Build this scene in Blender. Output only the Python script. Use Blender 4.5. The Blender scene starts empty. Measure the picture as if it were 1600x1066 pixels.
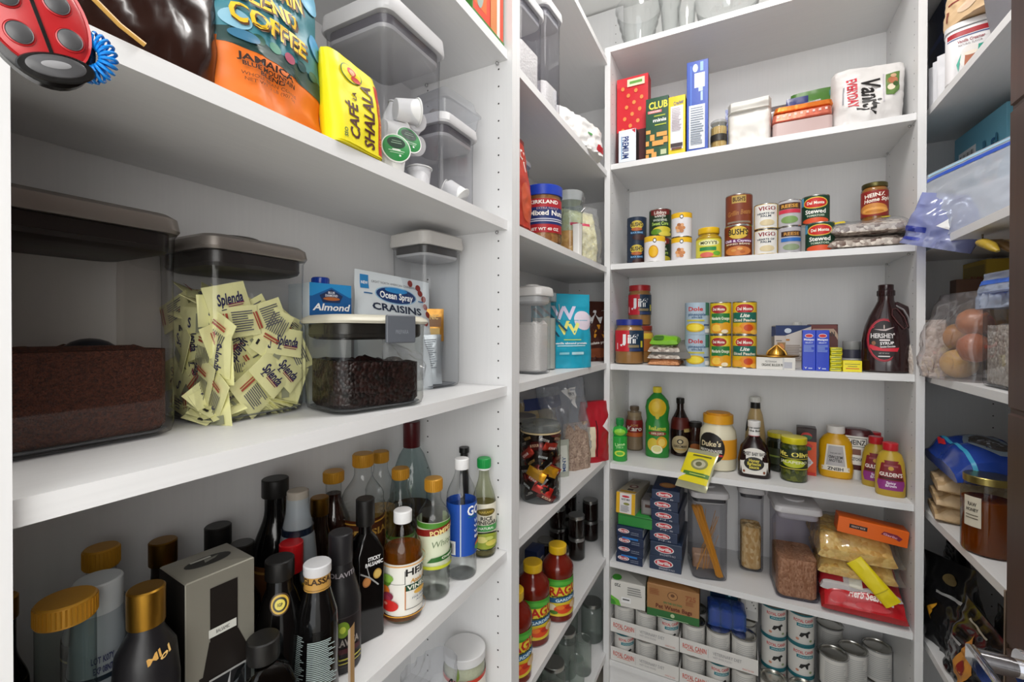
import bpy, math, random
from mathutils import Vector, Matrix, noise
PI = math.pi
random.seed(4)
sc = bpy.context.scene
EYE = 1.50                      # eye height above the floor; heights below are relative to the eye, shifted at the end
# ---------------------------------------------------------------- camera
FPX, YAW, PITCH, ROLL, CY = 703.446, 27.1917, 0.3377, 0.0806, 521.6
cd = bpy.data.cameras.new('camera'); cam = bpy.data.objects.new('camera', cd)
sc.collection.objects.link(cam); sc.camera = cam
cd.sensor_fit = 'HORIZONTAL'; cd.sensor_width = 36; cd.lens = FPX/1600*36
cd.shift_y = -(533-CY)/1600; cd.clip_start = .01
_y, _p, _r = map(math.radians, (YAW, PITCH, ROLL))
FW = Vector((-math.sin(_y)*math.cos(_p), math.cos(_y)*math.cos(_p), -math.sin(_p)))
RT = Vector((math.cos(_y), math.sin(_y), 0)); UP = RT.cross(FW)
R2 = RT*math.cos(_r)+UP*math.sin(_r); U2 = -RT*math.sin(_r)+UP*math.cos(_r)
cam.matrix_world = Matrix(((R2.x, U2.x, -FW.x, 0), (R2.y, U2.y, -FW.y, 0), (R2.z, U2.z, -FW.z, 0), (0, 0, 0, 1)))
# ---------------------------------------------------------------- world, ceiling lamp, added fill lights, exposure
sc.view_settings.view_transform = 'Standard'; sc.view_settings.look = 'None'
sc.view_settings.gamma = 1; sc.view_settings.exposure = 0.10; sc.view_settings.use_curve_mapping = False
sc.cycles.transparent_max_bounces = 32; sc.cycles.max_bounces = 8; sc.cycles.sample_clamp_indirect = 6
wd = bpy.data.worlds.new('world'); sc.world = wd; wd.use_nodes = True
wd.node_tree.nodes['Background'].inputs[0].default_value = (.95, .98, 1, 1)
wd.node_tree.nodes['Background'].inputs[1].default_value = 1.5
def area(name, loc, size, power, tgt, col=(1, .97, .93)):
    l = bpy.data.lights.new(name, 'AREA'); l.energy = power; l.shape = 'DISK'; l.size = size; l.color = col
    o = bpy.data.objects.new(name, l); sc.collection.objects.link(o); o.location = loc
    o.rotation_euler = (Vector(tgt)-Vector(loc)).to_track_quat('-Z', 'Y').to_euler(); return o
area('ceiling_lamp_light', (0.0, 1.0, 1.50), .45, 10, (0, 1.0, 0))
bl = bpy.data.lights.new('added_fill_point', 'POINT'); bl.energy = 7.5; bl.shadow_soft_size = .16; bl.color = (1, .98, .95)  # unseen point fill, added above the view to reach the lower shelves
bo = bpy.data.objects.new('added_fill_point', bl); sc.collection.objects.link(bo); bo.location = (.02, 1.02, 1.18)
area('added_room_fill', (.35, -.75, .25), 1.3, 16, (-.65, .75, -.25))  # unseen soft fill added behind the camera to brighten the left unit
# ---------------------------------------------------------------- pixel rays
def ray(u, v=521.6): return FW + R2*((u-800)/FPX) - U2*((v-CY)/FPX)
def inZ(u, v, z): d = ray(u, v); return d*(z/d.z)
def inX(u, v, x): d = ray(u, v); return d*(x/d.x)
def inY(u, v, y): d = ray(u, v); return d*(y/d.y)
def facing(x, y): return math.degrees(math.atan2(-x, y))
# ---------------------------------------------------------------- materials
MC = {}
def lin(h):
    c = [int(h[i:i+2], 16)/255 for i in (0, 2, 4)]
    return tuple(x/12.92 if x <= .04045 else ((x+.055)/1.055)**2.4 for x in c)+(1,)
def newmat(name):
    m = bpy.data.materials.new(name); m.use_nodes = True; nt = m.node_tree
    return m, nt, nt.nodes['Principled BSDF'], nt.nodes, nt.links
def paint(c, rough=.45, metal=0, bump=.03, scale=60, coat=0):
    k = ('p', c, rough, metal, bump, coat)
    if k in MC: return MC[k]
    m, nt, b, N, L = newmat('paint_'+c)
    b.inputs['Base Color'].default_value = lin(c); b.inputs['Roughness'].default_value = rough
    b.inputs['Metallic'].default_value = metal; b.inputs['Coat Weight'].default_value = coat
    if bump:
        tc = N.new('ShaderNodeTexCoord'); n = N.new('ShaderNodeTexNoise'); n.inputs['Scale'].default_value = scale
        L.new(tc.outputs['Object'], n.inputs['Vector'])
        bp = N.new('ShaderNodeBump'); bp.inputs['Strength'].default_value = bump; bp.inputs['Distance'].default_value = .01
        L.new(n.outputs['Fac'], bp.inputs['Height']); L.new(bp.outputs['Normal'], b.inputs['Normal'])
    MC[k] = m; return m
def gloss(c): return paint(c, .22, 0, .02)
def metal(c, r=.3): return paint(c, r, 1, .02)
def foil(c, r=.25): return paint(c, r, .55, .25, 25)
def clear(c='f4f6f8', gl=1.0, rough=.03, haze=0.0):
    k = ('c', c, gl, rough, haze)
    if k in MC: return MC[k]
    m = bpy.data.materials.new('clear_'+c); m.use_nodes = True; nt = m.node_tree; N = nt.nodes; L = nt.links
    N.remove(N['Principled BSDF']); out = N['Material Output']
    t = N.new('ShaderNodeBsdfTransparent'); t.inputs[0].default_value = lin(c)
    g = N.new('ShaderNodeBsdfGlossy'); g.inputs['Roughness'].default_value = rough
    fr = N.new('ShaderNodeLayerWeight'); fr.inputs[0].default_value = .5
    pw = N.new('ShaderNodeMath'); pw.operation = 'POWER'; pw.inputs[1].default_value = 3.5; L.new(fr.outputs[1], pw.inputs[0])
    mu = N.new('ShaderNodeMath'); mu.operation = 'MULTIPLY_ADD'; mu.inputs[1].default_value = .42; mu.inputs[2].default_value = .022*gl
    L.new(pw.outputs[0], mu.inputs[0])
    mx = N.new('ShaderNodeMixShader'); L.new(mu.outputs[0], mx.inputs[0])
    src = t
    l2 = N.new('ShaderNodeLayerWeight'); l2.inputs[0].default_value = .5; p2 = N.new('ShaderNodeMath'); p2.operation = 'POWER'; p2.inputs[1].default_value = 4; L.new(l2.outputs[1], p2.inputs[0])
    mc = N.new('ShaderNodeMix'); mc.data_type = 'RGBA'; mc.inputs[6].default_value = lin(c); mc.inputs[7].default_value = tuple(x*.42 for x in lin(c)[:3])+(1,)
    L.new(p2.outputs[0], mc.inputs[0]); L.new(mc.outputs[2], t.inputs[0])
    if haze:
        d = N.new('ShaderNodeBsdfDiffuse'); d.inputs[0].default_value = lin(c)
        m2 = N.new('ShaderNodeMixShader'); m2.inputs[0].default_value = haze
        L.new(t.outputs[0], m2.inputs[1]); L.new(d.outputs[0], m2.inputs[2]); src = m2
    L.new(src.outputs[0], mx.inputs[1]); L.new(g.outputs[0], mx.inputs[2]); L.new(mx.outputs[0], out.inputs[0])
    MC[k] = m; return m
def film(): return clear('fafbfd', 2.2, .12, .10)
def grain(c1, c2, scale=220, stretch=(1, 1, 1), rough=.7, bump=.8):
    k = ('g', c1, c2, scale, stretch)
    if k in MC: return MC[k]
    m, nt, b, N, L = newmat('grain_'+c1)
    tc = N.new('ShaderNodeTexCoord'); mp = N.new('ShaderNodeMapping'); mp.inputs['Scale'].default_value = stretch
    v = N.new('ShaderNodeTexVoronoi'); v.inputs['Scale'].default_value = scale
    L.new(tc.outputs['Object'], mp.inputs[0]); L.new(mp.outputs[0], v.inputs['Vector'])
    sp = N.new('ShaderNodeSeparateColor'); L.new(v.outputs['Color'], sp.inputs[0])
    mx = N.new('ShaderNodeMix'); mx.data_type = 'RGBA'; mx.inputs[6].default_value = lin(c1); mx.inputs[7].default_value = lin(c2)
    L.new(sp.outputs[0], mx.inputs[0]); L.new(mx.outputs[2], b.inputs['Base Color'])
    bp = N.new('ShaderNodeBump'); bp.inputs['Strength'].default_value = bump; bp.inputs['Distance'].default_value = .003
    bp.invert = True
    L.new(v.outputs['Distance'], bp.inputs['Height']); L.new(bp.outputs['Normal'], b.inputs['Normal'])
    b.inputs['Roughness'].default_value = rough
    MC[k] = m; return m
def board(st):
    k = ('b', st)
    if k in MC: return MC[k]
    m, nt, b, N, L = newmat('white_melamine')
    b.inputs['Roughness'].default_value = .42; b.inputs['Base Color'].default_value = (.78, .78, .785, 1)
    tc = N.new('ShaderNodeTexCoord'); mp = N.new('ShaderNodeMapping'); mp.inputs['Scale'].default_value = st
    n = N.new('ShaderNodeTexNoise'); n.inputs['Scale'].default_value = 1; n.inputs['Detail'].default_value = 4
    L.new(tc.outputs['Object'], mp.inputs[0]); L.new(mp.outputs[0], n.inputs['Vector'])
    r = N.new('ShaderNodeMix'); r.data_type = 'RGBA'; r.inputs[6].default_value = (.745, .745, .75, 1); r.inputs[7].default_value = (.80, .80, .80, 1)
    L.new(n.outputs['Fac'], r.inputs[0]); L.new(r.outputs[2], b.inputs['Base Color'])
    bp = N.new('ShaderNodeBump'); bp.inputs['Strength'].default_value = .12; bp.inputs['Distance'].default_value = .001
    L.new(n.outputs['Fac'], bp.inputs['Height']); L.new(bp.outputs['Normal'], b.inputs['Normal'])
    MC[k] = m; return m
def M(x):
    if isinstance(x, str): return paint(x)
    return x
# ---------------------------------------------------------------- mesh collector
class Mesh:
    def __init__(s): s.v = []; s.f = []; s.i = []; s.m = []
    def mi(s, mat):
        mat = M(mat)
        if mat not in s.m: s.m.append(mat)
        return s.m.index(mat)
    def add(s, vs, fs, mat, xf=None):
        o = len(s.v)
        s.v += [tuple(xf @ Vector(p)) for p in vs] if xf else [tuple(p) for p in vs]
        s.f += [tuple(o+j for j in f) for f in fs]; s.i += [s.mi(mat)]*len(fs)
    def build(s, name, ang=.7):
        me = bpy.data.meshes.new(name); me.from_pydata(s.v, [], s.f)
        for m in s.m: me.materials.append(m)
        me.polygons.foreach_set('material_index', s.i)
        me.polygons.foreach_set('use_smooth', [True]*len(s.f)); me.update()
        me.set_sharp_from_angle(angle=ang)
        o = bpy.data.objects.new(name, me); sc.collection.objects.link(o); return o
def part(name, m, parent, label=None, kind=None):
    o = m.build(name); o.parent = parent
    if label: o['label'] = label
    if kind: o['kind'] = kind
    return o
def tag(o, label, cat, group=None, kind=None):
    o['label'] = label; o['category'] = cat
    if group: o['group'] = group
    if kind: o['kind'] = kind
    return o
def place(o, x, y, z, rz=0, rx=0, ry=0):
    o.location = (x, y, z); o.rotation_euler = (math.radians(rx), math.radians(ry), math.radians(rz)); return o
def thing(name, label, cat, x, y, z, rz=0, group=None, rx=0, ry=0):
    o = bpy.data.objects.new(name, None); sc.collection.objects.link(o); o.empty_display_size = .02
    tag(o, label, cat, group); return place(o, x, y, z, rz, rx, ry)
def solo(name, m, label, cat, x, y, z, rz=0, group=None, rx=0, ry=0, kind=None):
    o = m.build(name); tag(o, label, cat, group, kind); return place(o, x, y, z, rz, rx, ry)
def struct(name, m): o = m.build(name); o['kind'] = 'structure'; return o
def twin(src, label, x, y, z, rz=None, group=None, rx=None, ry=None):
    def cp(o, par):
        c = o.copy(); sc.collection.objects.link(c); c.parent = par
        for ch in list(o.children): cp(ch, c)
        return c
    o = cp(src, None); o['label'] = label
    if group: o['group'] = group
    o.location = (x, y, z); e = o.rotation_euler
    if rz is not None: e.z = math.radians(rz)
    if rx is not None: e.x = math.radians(rx)
    if ry is not None: e.y = math.radians(ry)
    return o
# ---------------------------------------------------------------- shapes
NS = 40
def ring(hx, hy, n):
    pts = []
    if n < 0:                                     # rounded rectangle, corner radius -n
        r = min(-n, hx*.98, hy*.98)
        for cx, cy, a0 in ((hx-r, hy-r, 0), (-hx+r, hy-r, 90), (-hx+r, -hy+r, 180), (hx-r, -hy+r, 270)):
            for k in range(10):
                a = math.radians(a0+90*k/9); pts.append((cx+r*math.cos(a), cy+r*math.sin(a)))
        return pts
    for k in range(NS):
        a = 2*PI*k/NS; c, s = math.cos(a), math.sin(a)
        pts.append((hx*math.copysign(abs(c)**(2/n), c), hy*math.copysign(abs(s)**(2/n), s)))
    return pts
def P(prof):                                       # (z,r) -> (z,r,r,2)
    return [(p[0], p[1], p[1], 2) if len(p) == 2 else p for p in prof]
def loft(m, prof, mat, caps=(1, 1), xf=None):
    prof = P(prof); vs = []; fs = []
    for z, hx, hy, n in prof: vs += [(x, y, z) for x, y in ring(hx, hy, n)]
    for i in range(len(prof)-1):
        for k in range(NS):
            a, b = i*NS+k, i*NS+(k+1) % NS; fs.append((a, b, b+NS, a+NS))
    if caps[0]: fs.append(tuple(range(NS-1, -1, -1)))
    if caps[1]: o = (len(prof)-1)*NS; fs.append(tuple(range(o, o+NS)))
    m.add(vs, fs, mat, xf)
def box(m, hx, hy, h, mat, x=0, y=0, z=0, b=.0015, xf=None):
    t = Matrix.Translation((x, y, z)); t = xf @ t if xf else t
    loft(m, [(0, hx-b, hy-b, -b), (b, hx, hy, -b), (h-b, hx, hy, -b), (h, hx-b, hy-b, -b)], mat, xf=t)
def cube(m, x0, x1, y0, y1, z0, z1, mat):
    vs = [(x, y, z) for z in (z0, z1) for y in (y0, y1) for x in (x0, x1)]
    m.add(vs, [(0, 2, 3, 1), (4, 5, 7, 6), (0, 1, 5, 4), (2, 6, 7, 3), (0, 4, 6, 2), (1, 3, 7, 5)], mat)
def tube(m, pts, r, mat, k=8, closed=False):
    pts = [Vector(p) for p in pts]; n = len(pts); vs = []; fs = []
    for i, p in enumerate(pts):
        a = pts[(i-1) % n] if closed or i else p; b = pts[(i+1) % n] if closed or i < n-1 else p
        t = (b-a).normalized(); u = t.cross(Vector((0, 0, 1)))
        if u.length < .05: u = t.cross(Vector((1, 0, 0)))
        u.normalize(); w = t.cross(u); rr = r[i] if isinstance(r, list) else r
        vs += [p+u*rr*math.cos(2*PI*j/k)+w*rr*math.sin(2*PI*j/k) for j in range(k)]
    for i in range(n if closed else n-1):
        for j in range(k):
            a, b = i*k+j, i*k+(j+1) % k; c, d = ((i+1) % n)*k+(j+1) % k, ((i+1) % n)*k+j; fs.append((a, b, c, d))
    if not closed: fs += [tuple(range(k-1, -1, -1)), tuple(range((n-1)*k, n*k))]
    m.add(vs, fs, mat)
def ball(m, x, y, z, rx, ry, rz, mat, n=2, xf=None):
    T = Matrix.Translation((x, y, z)); T = xf @ T if xf else T
    loft(m, [(-rz*math.cos(PI*i/10), max(1e-4, rx*math.sin(PI*i/10)), max(1e-4, ry*math.sin(PI*i/10)), n) for i in range(11)], mat, xf=T)
def ease(z0, r0, z1, r1, n=7):
    return [(z0+(z1-z0)*i/n, r0+(r1-r0)*(1-math.cos(PI*i/n))/2) for i in range(n+1)]
# ---------------------------------------------------------------- lettering
GL = {}
def glyphs():
    chars = sorted(set("ABCDEFGHIJKLMNOPQRSTUVWXYZabcdefghijklmnopqrstuvwxyz0123456789.,'&-+()/%!*:É®"))
    jobs = []
    for bold in (0, 1):
        for ch in chars:
            for s in (ch, '|'+ch+'|'):
                c = bpy.data.curves.new('t', 'FONT'); c.body = s; c.size = 1; c.offset = .028*bold; c.resolution_u = 2
                o = bpy.data.objects.new('t', c); sc.collection.objects.link(o); jobs.append((bold, ch, s, o, c))
    dg = bpy.context.evaluated_depsgraph_get(); wid = {}
    for bold, ch, s, o, c in jobs:
        me = o.evaluated_get(dg).to_mesh()
        vs = [tuple(v.co[:2]) for v in me.vertices]; fs = [tuple(p.vertices) for p in me.polygons]
        if s == ch: GL[bold, ch] = [vs, fs, 0, 0]
        else:
            xs = [v[0] for v in vs]; w = max(xs)-min(xs); GL[bold, ch][2] = w
    c = bpy.data.curves.new('t', 'FONT'); c.body = '||'; o = bpy.data.objects.new('t', c); sc.collection.objects.link(o)
    bpy.context.view_layer.update(); dg = bpy.context.evaluated_depsgraph_get(); me = o.evaluated_get(dg).to_mesh()
    xs = [v.co.x for v in me.vertices]; w0 = max(xs)-min(xs)
    for k in GL: GL[k][2] -= w0+(.0 if k[0] == 0 else .056)
    for j in jobs: bpy.data.objects.remove(j[3]); bpy.data.curves.remove(j[4])
    bpy.data.objects.remove(o); bpy.data.curves.remove(c)
glyphs()
CAP = max(v[1] for v in GL[0, 'H'][0])
def textmesh(s, bold):
    vs = []; fs = []; x = 0
    for ch in s:
        if ch == ' ': x += .3; continue
        g = GL.get((bold, ch))
        if not g: continue
        o = len(vs); vs += [(x+a, b) for a, b in g[0]]; fs += [tuple(o+i for i in f) for f in g[1]]; x += g[2]
    return vs, fs, x
# decals in label units: x in -.5...5 across W, y in 0..1 up H
def Rc(x, y, w, h, c): return ('r', x, y, w, h, c)
def El(x, y, rx, ry, c): return ('e', x, y, rx, ry, c)
def Tx(x, y, h, s, c, wd=None, rot=0, b=1, sh=0): return ('t', x, y, h, s, c, wd, rot, b, sh)
def Pg(pts, c): return ('g', pts, c)
def decal(m, els, W, H, wrap, fine=.007, lift=0):
    for k, e in enumerate(els):
        off = .00025*(k+1)+lift; t = e[0]
        if t == 'r':
            _, x, y, w, h, c = e; x *= W; w *= W; y *= H; h *= H
            nx = max(1, int(w/fine+.99)); ny = max(1, int(h/fine+.99))
            vs = [wrap(x-w/2+w*i/nx, y-h/2+h*j/ny, off) for j in range(ny+1) for i in range(nx+1)]
            fs = [(j*(nx+1)+i, j*(nx+1)+i+1, (j+1)*(nx+1)+i+1, (j+1)*(nx+1)+i) for j in range(ny) for i in range(nx)]
            m.add(vs, fs, c)
        elif t in 'eg':
            if t == 'e':
                _, x, y, rx, ry, c = e; n = 24
                pts = [((x*W+rx*W*math.cos(2*PI*i/n)), (y*H+ry*H*math.sin(2*PI*i/n))) for i in range(n)]
            else:
                q = [(px*W, py*H) for px, py in e[1]]; c = e[2]; pts = []
                for (ax, ay), (bx0, by0) in zip(q, q[1:]+q[:1]):
                    ns = max(1, int(math.hypot(bx0-ax, by0-ay)/fine+.99)); pts += [(ax+(bx0-ax)*i/ns, ay+(by0-ay)*i/ns) for i in range(ns)]
                n = len(pts)
            cx = sum(p[0] for p in pts)/n; cy = sum(p[1] for p in pts)/n
            sz = max(math.hypot(p[0]-cx, p[1]-cy) for p in pts); nr = max(1, int(sz/fine+.99))
            vs = [wrap(cx, cy, off)]
            for j in range(1, nr+1): vs += [wrap(cx+(px-cx)*j/nr, cy+(py-cy)*j/nr, off) for px, py in pts]
            fs = [(0, 1+i, 1+(i+1) % n) for i in range(n)]
            for j in range(nr-1):
                a = 1+j*n; fs += [(a+i, a+n+i, a+n+(i+1) % n, a+(i+1) % n) for i in range(n)]
            m.add(vs, fs, c)
        else:
            _, x, y, h, s, c, wd, rot, b, sh = e
            vs, fs, w = textmesh(s, b)
            if not vs: continue
            if rot in (90, -90): hm = h*W; wm = wd*H if wd else None
            else: hm = h*H; wm = wd*W if wd else None
            ky = hm/CAP; kx = wm/w if wm else ky
            a = math.radians(rot); ca, sa = math.cos(a), math.sin(a); out = []
            for px, py in vs:
                qx = (px-w/2)*kx+sh*py*ky; qy = (py-CAP/2)*ky
                out.append(wrap(x*W+qx*ca-qy*sa, y*H+qx*sa+qy*ca, off))
            m.add(out, fs, c)
def flatw(y, z0=0): return lambda a, b, o: (a, -y-o, z0+b)
def profw(prof, z0=0, out=0.0004):
    prof = P(prof)
    def at(z):
        for p, q in zip(prof, prof[1:]):
            if p[0] <= z <= q[0] and q[0] > p[0]:
                t = (z-p[0])/(q[0]-p[0]); return [p[i]+(q[i]-p[i])*t for i in (1, 2)]+[q[3]]
        return list(prof[-1][1:]) if z > prof[-1][0] else list(prof[0][1:])
    def w(a, b, o):
        hx, hy, n = at(z0+b); o += out
        if n == 2 and abs(hx-hy) < 1e-5:
            t = a/max(hx, 1e-4); return ((hx+o)*math.sin(t), -(hx+o)*math.cos(t), z0+b)
        if n < 0: return (a, -hy-o, z0+b)
        a = max(-hx*.985, min(hx*.985, a)); t = min(.999, abs(a/hx)); return (a, -hy*(1-t**n)**(1/n)-o, z0+b)
    return w
# ---------------------------------------------------------------- bags
def bagfun(w, h, t, py, wr, seed, sq=4, ed=.5, lump=0, ls=60):
    def prof(v):
        x = v*(len(py)-1); i = min(len(py)-2, int(x)); f = x-i; f = f*f*(3-2*f); return py[i]*(1-f)+py[i+1]*f
    def th(x, y, side):
        u = min(1, abs(2*x/w)); v = min(1, max(0, y/h))
        e = max(0, 1-u**sq)**ed*prof(v)
        q = Vector((x*14, y*14, seed*3.1+side*7)); n = noise.noise(q)
        n2 = abs(noise.noise(q*2.3+Vector((5, 1, 2))))
        d = t/2*e*(1+.25*n)+wr*(.4-1.3*n2)*(min(1, e*2)+.15)
        if lump: d += lump*max(0, noise.noise(Vector((x*ls, y*ls, seed+side))))*min(1, e*2)
        return max(.0004, d)
    return th
def bag(m, w, h, t, mat, py=(1, 1, .8, .4, .05), wr=.003, seed=0, sq=4, n=26, skew=0, backmat=None, crimp=0, lump=0, ls=60, ed=.5, flat=False):
    th = bagfun(w, h, t, py, wr, seed, sq, ed, lump, ls)
    def edge(x, y):
        k = 1-.04*abs(noise.noise(Vector((y*18, seed, 3)))); return x*k+skew*y, y
    for side, mt in ((-1, mat), (1, backmat or mat)):
        vs = []
        for j in range(n+1):
            for i in range(n+1):
                x = (i/n-.5)*w; y = j/n*h; X, Y = edge(x, y); d = th(x, y, side)
                if flat and side == 1: d *= .25
                vs.append((X, side*d, Y))
        fs = [(j*(n+1)+i, j*(n+1)+i+1, (j+1)*(n+1)+i+1, (j+1)*(n+1)+i) for j in range(n) for i in range(n)]
        if side == 1: fs = [f[::-1] for f in fs]
        m.add(vs, fs, mt)
    rim = []
    for a, b in ([(i, 0) for i in range(n)]+[(n, j) for j in range(n)]+[(i, n) for i in range(n, 0, -1)]+[(0, j) for j in range(n, 0, -1)]): rim.append(b*(n+1)+a)
    o = len(m.v)-2*(n+1)**2; q = (n+1)**2; r = len(rim)
    fs = [(o+rim[k], o+q+rim[k], o+q+rim[(k+1) % r], o+rim[(k+1) % r]) for k in range(r)]
    m.f += fs; m.i += [m.mi(mat)]*r
    def wrap(a, b, off):
        X, Y = edge(a, b); return (X, -th(a, b, -1)-off-.0005, Y)
    return wrap
LAY = dict(rx=-90)
# ---------------------------------------------------------------- placement helpers: a column of the photo met with a real plane
def rnd(u0, u1, vt, zs, X=None, Y=None, vb=None):
    """upright round thing between columns u0,u1 -> (x, y, radius, height)"""
    t0 = math.atan((u0-800)/FPX); t1 = math.atan((u1-800)/FPX); tc = (t0+t1)/2; al = (t1-t0)/2
    uc = 800+FPX*math.tan(tc); d = ray(uc); h = Vector((d.x, d.y)).normalized()
    if vb is not None:
        q = inZ(uc, vb, zs); D = math.hypot(q.x, q.y)/(1-math.sin(al))
    elif X is not None: D = X/h.x
    else: D = Y/h.y
    r = D*math.sin(al); Dt = D-r if vt < 513 else D+r*.9
    d = ray(uc, vt); z = d.z/math.hypot(d.x, d.y)*Dt
    return h.x*D, h.y*D, r, z-zs
def slabY(u0, u1, vt, zs, Y):
    a = inY(u0, 520, Y).x; b = inY(u1, 520, Y).x; z = inY((u0+u1)/2, vt, Y).z; return (a+b)/2, b-a, z-zs
def slabX(u0, u1, vt, zs, X):
    a = inX(u0, 520, X).y; b = inX(u1, 520, X).y; z = inX((u0+u1)/2, vt, X).z; return (a+b)/2, abs(b-a), z-zs
# ================================================================ the room
SX = -.48; BY = 1.798; RX = .495; T = .0218; BACKW = 2.1455
zTT, zU, zM, zL, zLL = .655, .2583, -.129, -.5174, -.905
z0, z1, z2, z3, z4, z5, z6 = 1.0977, .6474, .2593, -.1296, -.5167, -.9209, -1.31
zA, zB, zC, zD, zE, zF, zG = 1.1237, .6767, .2716, -.1337, -.5371, -.9381, -1.343
rA, rB, rC, rD, rE, rF = 1.12, .69, .272, -.134, -.557, -.965
FL, CE = -1.5, 1.55
wallm = paint('e9e9e7', .7, 0, .1, 40)
m = Mesh(); cube(m, -.86, -.80, -1.2, 2.25, FL, CE, wallm); struct('wall_left', m)
m = Mesh(); cube(m, -.86, .90, 2.175, 2.25, FL, CE, wallm); struct('wall_back', m)
m = Mesh(); cube(m, .84, .90, -1.2, 2.25, FL, CE, wallm); struct('wall_right', m)
m = Mesh(); cube(m, -2.2, 2.2, -2.4, 2.25, FL-.05, FL, grain('b9b2a6', 'c9c2b6', 3, (1, .2, 1), .4, .02)); struct('floor', m)
m = Mesh(); cube(m, -.9, .94, -.2, 2.25, CE, CE+.05, paint('f2f2f0', .8)); struct('ceiling', m)
t = thing('ceiling_lamp', 'round white flush ceiling lamp above the pantry floor', 'lamp', 0, 1.0, CE-.03)
m = Mesh(); loft(m, [(0, .25), (.005, .26), (.03, .26)], 'eeeeee', caps=(0, 1)); part('lamp_rim', m, t)
em = bpy.data.materials.new('lamp_glow'); em.use_nodes = True
em.node_tree.nodes['Principled BSDF'].inputs['Emission Color'].default_value = (1, .97, .93, 1); em.node_tree.nodes['Principled BSDF'].inputs['Emission Strength'].default_value = 3
m = Mesh(); loft(m, [(.001, .245), (.006, .245)], em); part('diffuser', m, t)
m = Mesh(); tube(m, [(.02, .02, -.001), (.02, .02, -.27)], .004, 'dddddd'); part('added_stem', m, t)  # made-up rod, added to carry the point fill
m = Mesh(); ball(m, .02, .02, -.34, .055, .055, .065, clear('fafafa', 1, .1, .1)); part('added_globe', m, t)  # made-up globe, added around the point fill
m = Mesh(); cube(m, -.44, .46, 2.155, 2.173, FL, FL+.1, paint('f0f0ee')); struct('baseboard_back', m)
# ---------------------------------------------------------------- shelving units
bX, bY, bZ = board((6, 180, 180)), board((180, 6, 180)), board((180, 180, 6))
def disc(m, c, ax, r, col):
    n = 10; u, w = ((0, 1, 0), (0, 0, 1)) if ax == 0 else ((1, 0, 0), (0, 0, 1))
    vs = [tuple(c[i]+r*(math.cos(2*PI*k/n)*u[i]+math.sin(2*PI*k/n)*w[i]) for i in range(3)) for k in range(n)]
    m.add(vs, [tuple(range(n))], col)
HOLE = '2a2826'
def panel_y(y0, y1, x0, x1, za, zb, t, holes=(), zo=0, name='side_panel'):      # panel in the XZ plane
    m = Mesh(); cube(m, x0, x1, y0, y1, za, zb, bZ)
    for yy in holes:
        for xx in (x0+.055 if x0 < 0 else x0+.035, x1-.036):
            z = za+.08+zo
            while z < zb-.05: disc(m, (xx, yy, z), 1, .0022, HOLE); z += .0405
    part(name, m, t)
def panel_x(x0, x1, y0, y1, za, zb, t, holes=()):
    m = Mesh(); cube(m, x0, x1, y0, y1, za, zb, bZ)
    for xx in holes:
        for yy in (y0+.036, y1-.05):
            z = za+.08
            while z < zb-.05: disc(m, (xx, yy, z), 0, .0022, HOLE); z += .0405
    part('side_panel', m, t)
def pins(m, x, ys, z): 
    for y in ys: pass
def shelf(t, x0, x1, y0, y1, z, mt, pin):
    m = Mesh(); cube(m, x0, x1, y0, y1, z-T, z, mt); o = part('shelf', m, t)
    m = Mesh()
    for (x, y) in pin: ball(m, x, y, z-T-.004, .004, .004, .004, metal('b8b8b8', .3))
    if pin: p = m.build('shelf_pin'); p.parent = o
BT = FL+.001
# left unit
t = thing('shelving_unit', 'white built-in shelf unit on the left, nearest, with coffee and bottles', 'shelving', 0, 0, 0)
panel_y(.1047, .1267, -.779, SX, BT, CE-.01, t, (.1268,)); panel_y(.9336, .9535, -.779, SX, BT, CE-.01, t, (.9335,), .012)
m = Mesh(); cube(m, -.797, -.779, .1047, .9535, BT, CE-.01, bZ); part('back_panel', m, t)
for z in (1.05, zTT, zU, zM, zL, zLL, -1.33):
    shelf(t, -.7785, SX-.012, .1270, .9333, z, bY, [(SX-.037, .928), (-.724, .928)])
# middle unit
t = thing('shelving_unit', 'white built-in shelf unit on the left wall, running into the far left corner', 'shelving', 0, 0, 0)
panel_y(.9538, .9733, -.779, SX, BT, CE-.01, t, (.9734,)); panel_y(2.14, 2.155, -.779, SX-.03, BT, CE-.01, t, (2.1399,))
m = Mesh(); cube(m, -.797, -.779, .9538, 2.155, BT, CE-.01, bZ); part('back_panel', m, t)
for z in (z0, z1, z2, z3, z4, z5, z6):
    m = Mesh(); cube(m, -.7785, SX-.012, .9737, 1.7965, z-T, z, bY); cube(m, -.7785, -.5035, 1.7965, 2.139, z-T, z, bY); part('shelf', m, t)
# back unit
t = thing('shelving_unit', 'white built-in shelf unit facing the camera, full of cans and sauces', 'shelving', 0, 0, 0)
panel_x(-.5028, -.4801, BY, BACKW, BT, zA, t, (-.48,)); panel_x(.473, .4941, BY, BACKW, BT, zA+.5, t, (.4729,))
m = Mesh(); cube(m, -.5028, .4941, BACKW+.0005, BACKW+.0085, BT, zA, bZ); part('back_panel', m, t)
m = Mesh(); cube(m, -.5028, .4728, BY, BACKW, zA+.0002, zA+T, bX); part('top_board', m, t)
for z in (zB, zC, zD, zE, zF, zG): shelf(t, -.4799, .4728, BY+.013, BACKW-.0005, z, bX, [(.466, BY+.05), (.466, BACKW-.05), (-.474, BACKW-.05)])
m = Mesh(); cube(m, -.4799, .4728, BY+.02, BY+.04, BT, zG-T-.0003, bX); part('toe_board', m, t)
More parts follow.
